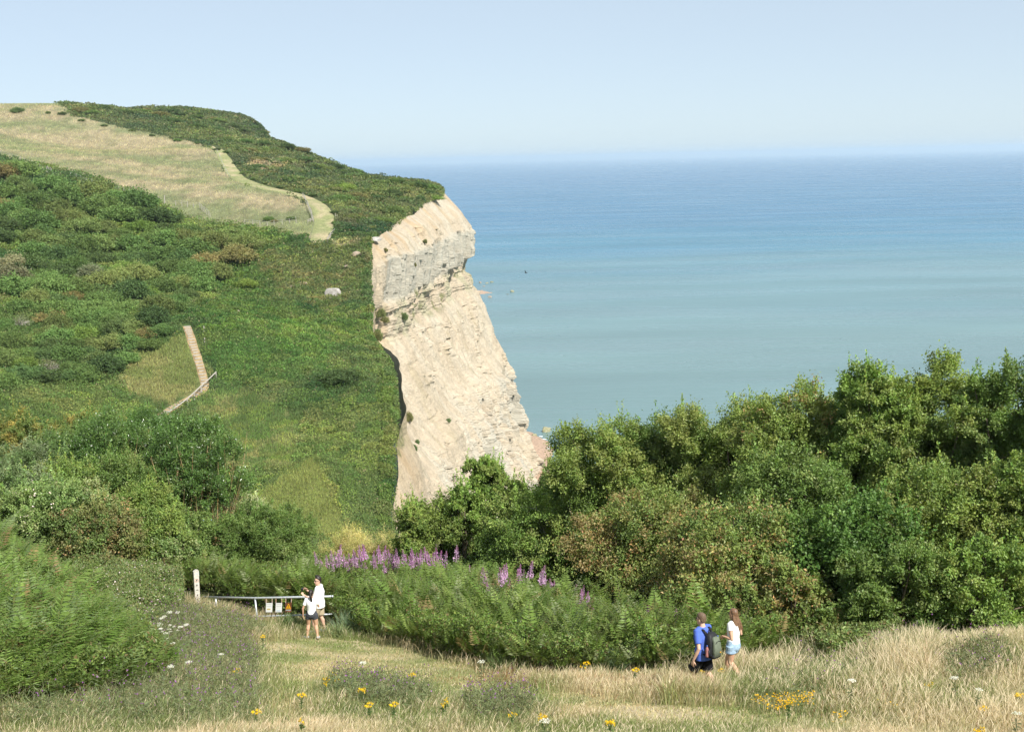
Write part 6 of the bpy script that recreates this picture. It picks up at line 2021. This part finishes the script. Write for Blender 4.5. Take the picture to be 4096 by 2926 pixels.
def hand(b, wrist, d, palm, curl=.5, sc=1.0, thumb_side=1):
    """palm, four fingers and thumb grown from the wrist along d; palm = direction the palm faces"""
    d = Vector(d).normalized(); pn = Vector(palm); pn = (pn - d * pn.dot(d)).normalized(); s = d.cross(pn) * thumb_side
    w_ = Vector(wrist)
    for u in (-.028, -.009, .010, .028):
        limb(b, [w_ + d * .005, w_ + d * .05 * sc + s * u * sc, w_ + d * .088 * sc + s * u * 1.05 * sc], [.017 * sc, .0155 * sc, .0125 * sc], 8)
    for i, (u, L_) in enumerate(((.031, .070), (.0105, .080), (-.0105, .074), (-.030, .058))):
        p = w_ + d * .088 * sc + s * u * sc; a = 0.0; pts = [p]; rr = [.0105 * sc]
        for k, fr in enumerate((.45, .32, .23)):
            a += curl * (.55 + .12 * i)
            q = (d * math.cos(a) + pn * math.sin(a) + s * u * 1.2).normalized()
            p = p + q * L_ * fr * sc; pts.append(p); rr.append((.0098, .009, .0078)[k] * sc)
        limb(b, pts, rr, 8)
    p0 = w_ + d * .025 * sc + s * .030 * sc
    t1 = p0 + (d * .7 + s * .75 + pn * .25).normalized() * .036 * sc
    t2 = t1 + (d * .85 + s * .25 + pn * .4 * (0.6 + curl)).normalized() * .032 * sc
    t3 = t2 + (d * .9 + pn * .6 * curl).normalized() * .025 * sc
    limb(b, [p0, t1, t2, t3], [.0135 * sc, .0125 * sc, .011 * sc, .009 * sc], 8)


def person(px, py, H, label, facing, sex, pose, cloth, hair, yl=(26, 52), face_turn=0.0, foot_z=None):
    x, y = stem_at(px, py, H * .985, *yl)
    gz = zat(x, y)
    f = H
    hip, kne, ank, sho, nek = .515 * f, .285 * f, .055 * f, .815 * f, .86 * f
    sw = (.108 if sex == 'm' else .094) * f; hwid = (.052 if sex == 'm' else .056) * f
    wide = 1.0 if sex == 'm' else .93
    b = MB()
    lean = pose.get('lean', 0.0)
    def sp(z):      # spine leans forward above the hips
        return Vector((0, lean * max(0, z - hip) / (.5 * f), z))
    tor = [(.455, .088, .062), (.50, .100 if sex == 'm' else .108, .072), (.545, .096 if sex == 'm' else .104, .066), (.605, .086 if sex == 'm' else .076, .056), (.665, .092 if sex == 'm' else .080, .060), (.725, .104 if sex == 'm' else .092, .066 if sex == 'm' else .068), (.775, .108 if sex == 'm' else .094, .060), (.81, .092 if sex == 'm' else .080, .046), (.838, .050, .036)]
    b.loft([ring(sp(z * f), rx * f * wide, ry * f) for z, rx, ry in tor])
    # neck and head
    hc = sp(.925 * f) + Vector((0, .010 * f, 0)); hr = f * .0655
    limb(b, [sp(.82 * f), sp(.865 * f), hc - Vector((0, 0, .03 * f))], [.040 * f * wide, .031 * f * wide, .031 * f * wide])
    ft = Matrix.Rotation(face_turn, 3, 'Z')
    hd = MB()
    hs = [(-.072, .020, .024, .022), (-.062, .028, .034, .016), (-.045, .036, .045, .010), (-.02, .041, .052, .004), (.005, .0435, .056, 0), (.03, .0435, .056, -.002), (.052, .037, .047, -.004), (.066, .022, .030, -.005), (.072, .006, .008, -.005)]
    hd.loft([ring((0, fy * f, z * f), rx * f, ry * f) for z, rx, ry, fy in hs])
    ball(hd, (0, .060 * f, -.020 * f), .0085 * f, .013 * f, .012 * f); ball(hd, (0, .055 * f, -.006 * f), .007 * f, .009 * f, .018 * f)     # nose
    ball(hd, (0, .050 * f, -.043 * f), .015 * f, .008 * f, .005 * f); ball(hd, (0, .046 * f, -.064 * f), .014 * f, .010 * f, .008 * f)      # mouth, chin
    for s in (-1, 1):
        ball(hd, (s * .0445 * f, -.004 * f, -.010 * f), .006 * f, .011 * f, .018 * f)                # ears
    b.add([hc + ft @ Vector(v_) for v_ in hd.v], hd.f)
    # legs
    for s, k in ((-1, 'L'), (1, 'R')):
        h_ = Vector((s * hwid, 0, hip - .02 * f)); fo = Vector(pose['foot' + k]); an = fo + Vector((0, -.01 * f, ank)); kn = Vector(pose['knee' + k])
        thick = 1.0 if sex == 'm' else 1.10
        limb(b, [h_, h_.lerp(kn, .45), kn + Vector((0, 0, .02 * f)), kn, kn.lerp(an, .32) + Vector((0, -.010 * f, 0)), kn.lerp(an, .72), an], [q * f * thick for q in (.056, .050, .034, .032, .034, .023, .020)])
        fd = Vector(pose.get('toe' + k, (0, 1, 0))).normalized()
        limb(b, [an - Vector((0, 0, .02 * f)) - fd * .015 * f, fo + Vector((0, 0, .025 * f)) + fd * .04 * f, fo + Vector((0, 0, .017 * f)) + fd * .09 * f], [.021 * f, .022 * f, .017 * f])
    # arms
    arms = {}
    for s, k in ((-1, 'L'), (1, 'R')):
        sh = sp(sho) + Vector((s * sw, 0, -.012 * f)); el = Vector(pose['elbow' + k]); wr = Vector(pose['wrist' + k])
        limb(b, [sp(sho) + Vector((s * sw * .55, 0, 0)), sh, sh.lerp(el, .5), el, el.lerp(wr, .35), wr], [q * f * wide for q in (.034, .034, .027, .021, .022, .0145)])
        hdv, pn, cu, th = pose['hand' + k]
        hand(b, wr, hdv, pn, cu, f / 1.75 * (1.0 if sex == 'm' else .9), th)
        arms[k] = (sh, el, wr)
    body = fuse('person', b, .0075, SKIN if sex == 'm' else SKIN2, None, 3)
    body.location = (x, y, gz + (foot_z or 0)); body.rotation_euler = (0, 0, facing)
    tag(body, label, 'person')
    P = body
    # shirt
    sb = MB(); g_ = 1.13
    t2 = [(z, rx, ry) for z, rx, ry in tor]
    hem = cloth.get('hem', .50)
    rows = [(hem, .112 if sex == 'm' else .104, .082), (hem + .03, .112 if sex == 'm' else .104, .080)] + [(z, rx * g_ + .006, ry * g_ + .008) for z, rx, ry in t2 if z > hem + .05 and z < .82] + [(.828, .058, .044), (.842, .046, .036)]
    if cloth.get('loose'):
        rows = [(z, rx * 1.10, ry * 1.12) if z < .74 else (z, rx, ry) for z, rx, ry in rows]
    sb.loft([ring(sp(z * f), rx * f * wide, ry * f, 24) for z, rx, ry in rows])
    for k in ('L', 'R'):
        sh, el, wr = arms[k]
        u = cloth.get('sleeve', .62)
        inn = sp(sho) + Vector(((-1 if k == 'L' else 1) * sw * .45, 0, -.005 * f))
        sb.tube([inn, sh, sh.lerp(el, u * .6), sh.lerp(el, u)], [.048 * f * wide, .044 * f * wide, .039 * f * wide, .040 * f * wide], 14)
    fuse('shirt', sb, .011, cloth['shirt'], P, 3)
    # shorts
    st = MB()
    st.loft([ring(sp(z * f), rx * f, ry * f, 24) for z, rx, ry in ((.452, .098, .078), (.48, .112, .086), (.51, .114, .084), (.55, .104, .074), (.585, .094, .066))])
    for s, k in ((-1, 'L'), (1, 'R')):
        h_ = Vector((s * hwid, 0, hip - .02 * f)); kn = Vector(pose['knee' + k]); u = cloth['short_len']
        st.tube([h_ + Vector((0, 0, .02 * f)), h_.lerp(kn, u * .5), h_.lerp(kn, u)], [.068 * f, .066 * f, cloth.get('leg_w', .062) * f], 16)
    fuse('shorts', st, .010, cloth['shorts'], P, 2)
    # shoes
    if cloth.get('shoes'):
        for s, k in ((-1, 'L'), (1, 'R')):
            fo = Vector(pose['foot' + k]); fd = Vector(pose.get('toe' + k, (0, 1, 0))).normalized(); q = MB()
            limb(q, [fo + Vector((0, 0, .045 * f)) - fd * .02 * f, fo + Vector((0, 0, .026 * f)) + fd * .02 * f, fo + Vector((0, 0, .022 * f)) + fd * .07 * f, fo + Vector((0, 0, .018 * f)) + fd * .105 * f], [.027 * f, .030 * f, .028 * f, .019 * f])
            fuse('shoe', q, .009, cloth['shoes'], P, 2)
    # hair
    hb_ = MB()
    kind, hm = hair
    def hp(p):
        return hc + ft @ Vector([q * f for q in p])
    cap = [(-.030, .040, .030, -.034), (-.010, .046, .040, -.026), (.012, .0485, .048, -.020), (.036, .049, .055, -.012), (.058, .042, .052, -.006), (.074, .028, .036, -.006), (.082, .010, .014, -.006)]
    if kind == 'short':
        cap = [(-.028, .036, .022, -.036), (-.012, .044, .036, -.024), (.012, .0462, .050, -.012), (.036, .0465, .0575, -.004), (.058, .041, .051, -.002), (.074, .026, .034, -.003), (.080, .010, .014, -.003)]
    hb_.loft([[hp(Vector(q) / 1) for q in ring((0, fy, z), rx, ry)] for z, rx, ry, fy in cap])
    rr_ = np.random.default_rng(int(px))
    if kind == 'quiff':
        for i in range(26):
            a = rr_.uniform(-1.2, 1.2); p0 = Vector((.03 * math.sin(a), .02 + .02 * math.cos(a) * rr_.random() - .03 * rr_.random(), .070))
            limb(hb_, [hp(p0), hp(p0 + Vector((rr_.normal(0, .006), .004, .014 + .010 * rr_.random()))), hp(p0 + Vector((rr_.normal(0, .010), -.012, .020 + .010 * rr_.random())))], [.010, .009, .004], 6)
    if kind == 'pony':
        limb(hb_, [hp((0, -.055, .03)), hp((0.004, -.078, .015)), hp((.008, -.085, -.03)), hp((.016, -.080, -.085)), hp((.022, -.072, -.135)), hp((.025, -.066, -.165))], [.020, .034, .042, .042, .030, .010])
    if kind == 'long':
        for i in range(34):
            a = rr_.uniform(-1.35, 1.35); q0 = Vector((.044 * math.sin(a), -.050 * math.cos(a) - .004, .02 * rr_.random()))
            L_ = rr_.uniform(.17, .245); blow = .055 * rr_.random()
            limb(hb_, [hp(q0), hp(q0 + Vector((.012 * math.sin(a) + blow * .25, -.012, -L_ * .35))), hp(q0 + Vector((.010 * math.sin(a) + blow * .7, -.028 - blow * .3, -L_ * .7))), hp(q0 + Vector((.016 * math.sin(a) + blow * 1.1, -.034 - blow * .4, -L_)))], [.015, .017, .014, .005], 7)
        for s in (-1, 1):
            limb(hb_, [hp((s * .036, .030, .050)), hp((s * .047, .012, .01)), hp((s * .049, -.006, -.04)), hp((s * .052, -.020, -.10))], [.013, .013, .014, .008], 7)
    fuse('hair', hb_, .008, hm, P, 2 if kind != 'quiff' else 1)
    if cloth.get('glasses'):
        gl = MB()
        for s in (-1, 1):
            rg = [[hp((s * .019 + .0155 * math.cos(2 * PI * j / 14), yy, .006 + .0125 * math.sin(2 * PI * j / 14))) for j in range(14)] for yy in (.054, .0575)]
            gl.loft(rg)
            gl.tube([hp((s * .034, .054, .010)), hp((s * .047, .030, .010)), hp((s * .048, -.006, .004))], .0026 * f / f * 1.0 if False else .0035, 5)
        gl.tube([hp((-.006, .057, .009)), hp((.006, .057, .009))], .0032, 5)
        gl.obj('sunglasses', LENS, P)
    else:
        for s in (-1, 1):
            e = MB(); ball(e, tuple(hp((s * .019, .0475, .006))), .0075 * f); e.obj('eye', EYE, P)
    return P, dict(f=f, hc=hc, sp=sp, arms=arms)


def wpt(o, p):
    """a point given in a person's own axes, in the world"""
    return Vector(o.location) + Matrix.Rotation(o.rotation_euler[2], 3, 'Z') @ Vector(p)


# woman at the gate, seen from behind
H = 1.56
pA, iA = person(310.6, 589.9, H, 'woman in white t-shirt and dark shorts with ponytail, facing the gate', R(-4), 'f',
                dict(footL=(-.17, .02, 0), footR=(.16, .0, 0), kneeL=(-.125, .05, .285 * H), kneeR=(.115, .04, .285 * H), toeL=(-.75, .65, 0), toeR=(.1, 1, 0),
                     elbowL=(-.26, -.03, .625 * H), elbowR=(.20, .14, .635 * H), wristL=(-.275, .03, .485 * H), wristR=(.10, .33, .70 * H),
                     handL=((-.02, .15, -1), (1, .1, 0), .45, 1), handR=((-.3, .8, .6), (-.6, 0, .4), .9, -1)),
                dict(shirt=TEE_W, shorts=SHORT_G, shoes=SHOE_G, short_len=.34, sleeve=.60, hem=.505, leg_w=.070), ('pony', HAIR_D), (40, 50))
# tall man in the printed shirt
H = 1.86
pB, iB = person(318.3, 576.6, H, 'tall man in white printed shirt, khaki shorts and sunglasses holding up a camera', R(82), 'm',
                dict(footL=(-.09, .22, 0), footR=(.10, -.10, 0), kneeL=(-.085, .20, .285 * H), kneeR=(.10, .0, .285 * H), toeL=(-.2, 1, 0), toeR=(.15, 1, 0),
                     elbowL=(-.25, .12, .615 * H), elbowR=(.27, .10, .63 * H), wristL=(-.12, .42, .675 * H), wristR=(.13, .42, .725 * H),
                     handL=((.4, .85, .3), (.1, .2, 1), .7, -1), handR=((-.1, .7, .75), (-.8, .4, 0), .9, 1)),
                dict(shirt=TEE_P, shorts=SHORT_K, shoes=SHOE_B, short_len=.86, sleeve=.70, hem=.465, loose=True, glasses=True, leg_w=.066), ('quiff', HAIR_D), (40, 50), face_turn=R(42))
cpos = wpt(pB, (.085, .565, .755 * H))
cm = MB(); cm.box((0, 0, 0), (.125, .035, .075)); cmo = cm.obj('camera_body', plain('black_plastic', (.015, .015, .02), .4, .5))
camt = empty('compact_camera', tuple(cpos), R(82)); cmo.parent = camt
MB().tube([(.01, .015, 0), (.01, .05, 0)], .026, 14).obj('lens', LENS, camt)
tag(camt, 'small black camera held up in the tall man\'s hand', 'camera')

# man with the backpack
H = 1.76
pC, iC = person(703.6, 613.9, H, 'man in blue t-shirt and black shorts walking away with a backpack', R(46), 'm',
                dict(footL=(-.10, .24, 0), footR=(.10, -.28, .03), kneeL=(-.10, .22, .285 * H), kneeR=(.10, -.02, .275 * H), toeL=(0, 1, 0), toeR=(0, 1, -.4),
                     elbowL=(-.285, -.09, .625 * H), elbowR=(.28, .10, .62 * H), wristL=(-.315, .03, .475 * H), wristR=(.27, .30, .51 * H),
                     handL=((-.02, .25, -1), (1, 0, .1), .55, 1), handR=((0, .6, -.8), (-1, 0, 0), .5, -1), lean=.05),
                dict(shirt=TEE_B, shorts=SHORT_B, shoes=SHOE_G, short_len=.84, sleeve=.72, hem=.455, loose=True, glasses=True, leg_w=.075), ('short', HAIR_S), (25, 33))
# woman with long hair
H = 1.69
pD, iD = person(733.4, 608.9, H, 'woman with long brown hair in white top and denim shorts walking away', R(48), 'f',
                dict(footL=(-.09, -.28, .03), footR=(.09, .30, 0), kneeL=(-.085, .02, .285 * H), kneeR=(.085, .20, .285 * H), toeL=(0, 1, -.3), toeR=(0, 1, 0),
                     elbowL=(-.225, -.11, .635 * H), elbowR=(.23, -.05, .63 * H), wristL=(-.20, .145, .645 * H), wristR=(.22, .20, .60 * H),
                     handL=((.10, .65, -.65), (.9, 0, -.2), .6, 1), handR=((-.1, .9, -.1), (-1, 0, 0), .6, -1), lean=-.02),
                dict(shirt=TEE_W, shorts=DENIM, shoes=SHOE_G, short_len=.36, sleeve=.42, hem=.535, glasses=True, leg_w=.072), ('long', HAIR_B), (25, 33))

# backpack on the man's back
PACK_B = plain('black_nylon', (.018, .019, .022), .6, .3, noise=.3, nscale=20, bump=.2); PACK_G = plain('grey_green_nylon', (.135, .16, .115), .7, .25, noise=.2, nscale=20, bump=.2)
STRAP = plain('black_webbing', (.014, .014, .016), .7, .2)
BOT = plain('clear_bottle', (.62, .70, .74), .15, .6); CAPB = plain('blue_cap', (.06, .12, .42), .4, .4); LAB = plain('dark_juice', (.30, .13, .12), .3, .4); CAPR = plain('red_cap', (.5, .03, .03), .4, .4)
H = 1.76
pk = empty('backpack', tuple(wpt(pC, (0, -.14, .50 * H))), R(46))
tag(pk, 'black and grey green backpack worn on the walking man\'s back', 'backpack')
hh_ = .295 * H


def pslab(rows):
    """rows: z, half width, y back, y front"""
    out_ = []
    for z, w_, y0, y1 in rows:
        r_ = []
        for j in range(24):
            a = 2 * PI * j / 24
            cx, cy_ = math.cos(a), math.sin(a)
            ex = 2 / 3.4
            r_.append((w_ * math.copysign(abs(cx) ** ex, cx), (y0 + y1) / 2 + (y1 - y0) / 2 * math.copysign(abs(cy_) ** ex, cy_), z))
        out_.append(r_)
    return out_


MB().loft(pslab([(0, .08, -.13, -.01), (.02, .14, -.16, 0), (.10, .155, -.17, .0), (hh_ * .6, .15, -.16, .005), (hh_ * .88, .135, -.13, .01), (hh_ * .97, .10, -.09, .01), (hh_, .05, -.06, 0)])).obj('main_bag', PACK_B, pk, True)
MB().loft(pslab([(.03, .10, -.19, -.14), (.05, .118, -.235, -.14), (.20, .118, -.245, -.14), (hh_ * .66, .105, -.225, -.14), (hh_ * .82, .085, -.19, -.11), (hh_ * .86, .05, -.16, -.10)])).obj('front_pocket', PACK_G, pk, True)
MB().loft(pslab([(.005, .11, -.20, -.10), (.03, .135, -.225, -.10), (.085, .13, -.23, -.10)])).obj('base_panel', PACK_B, pk, True)
MB().tube([(-.085, -.215, hh_ * .62), (-.06, -.232, hh_ * .70), (0, -.236, hh_ * .73), (.06, -.232, hh_ * .70), (.085, -.215, hh_ * .62)], .006, 5).obj('zip', PACK_B, pk)
MB().box((.05, -.246, .13), (.03, .006, .02)).obj('badge', AMBER, pk)
MB().tube([(-.04, .0, hh_ - .02), (-.03, -.01, hh_ + .05), (.03, -.01, hh_ + .05), (.04, .0, hh_ - .02)], .008, 6).obj('grab_handle', STRAP, pk)
for s in (-1, 1):
    MB().loft(pslab([(.06, .022, -.06, .06), (.20, .03, -.06, .06)])).obj('side_pocket', PACK_B, pk, True).location = (s * .165, -.08, 0)
    L1 = []
    for p in [(s * .085, .0, hh_ * .93), (s * .105, .055, hh_ + .045), (s * .118, .15, hh_ + .075), (s * .135, .245, hh_ + .0), (s * .150, .27, hh_ * .72), (s * .165, .22, hh_ * .42), (s * .165, .10, hh_ * .20), (s * .15, .0, .07)]:
        c = Vector(p); L1.append([c + Vector((-.028, -.006, -.004)), c + Vector((.028, -.006, -.004)), c + Vector((.028, .006, .006)), c + Vector((-.028, .006, .006))])
    MB().loft(L1).obj('shoulder_strap', STRAP, pk)


def bottle(name, loc, label, liquid):
    o = empty(name, loc); tag(o, label, 'bottle')
    prof_ = [(0, .030), (.01, .034), (.06, .033), (.065, .031), (.12, .033), (.16, .034), (.19, .026), (.215, .013), (.225, .012)]
    MB().loft([ring((0, 0, z), r_, r_, 16) for z, r_ in prof_]).obj('bottle_body', BOT if not liquid else LAB, o, True)
    MB().loft([ring((0, 0, .222), .015, .015, 14), ring((0, 0, .245), .015, .015, 14)]).obj('cap', CAPB, o, True)
    return o


bottle('water_bottle', tuple(wpt(pC, (.185, -.22, .56 * H + .06))), 'clear water bottle with blue cap in the outer side pocket of the backpack', False)
bottle('drink_bottle', tuple(wpt(pC, (-.185, -.22, .53 * H))), 'half empty bottle of dark juice in the backpack pocket nearest his arm', True)
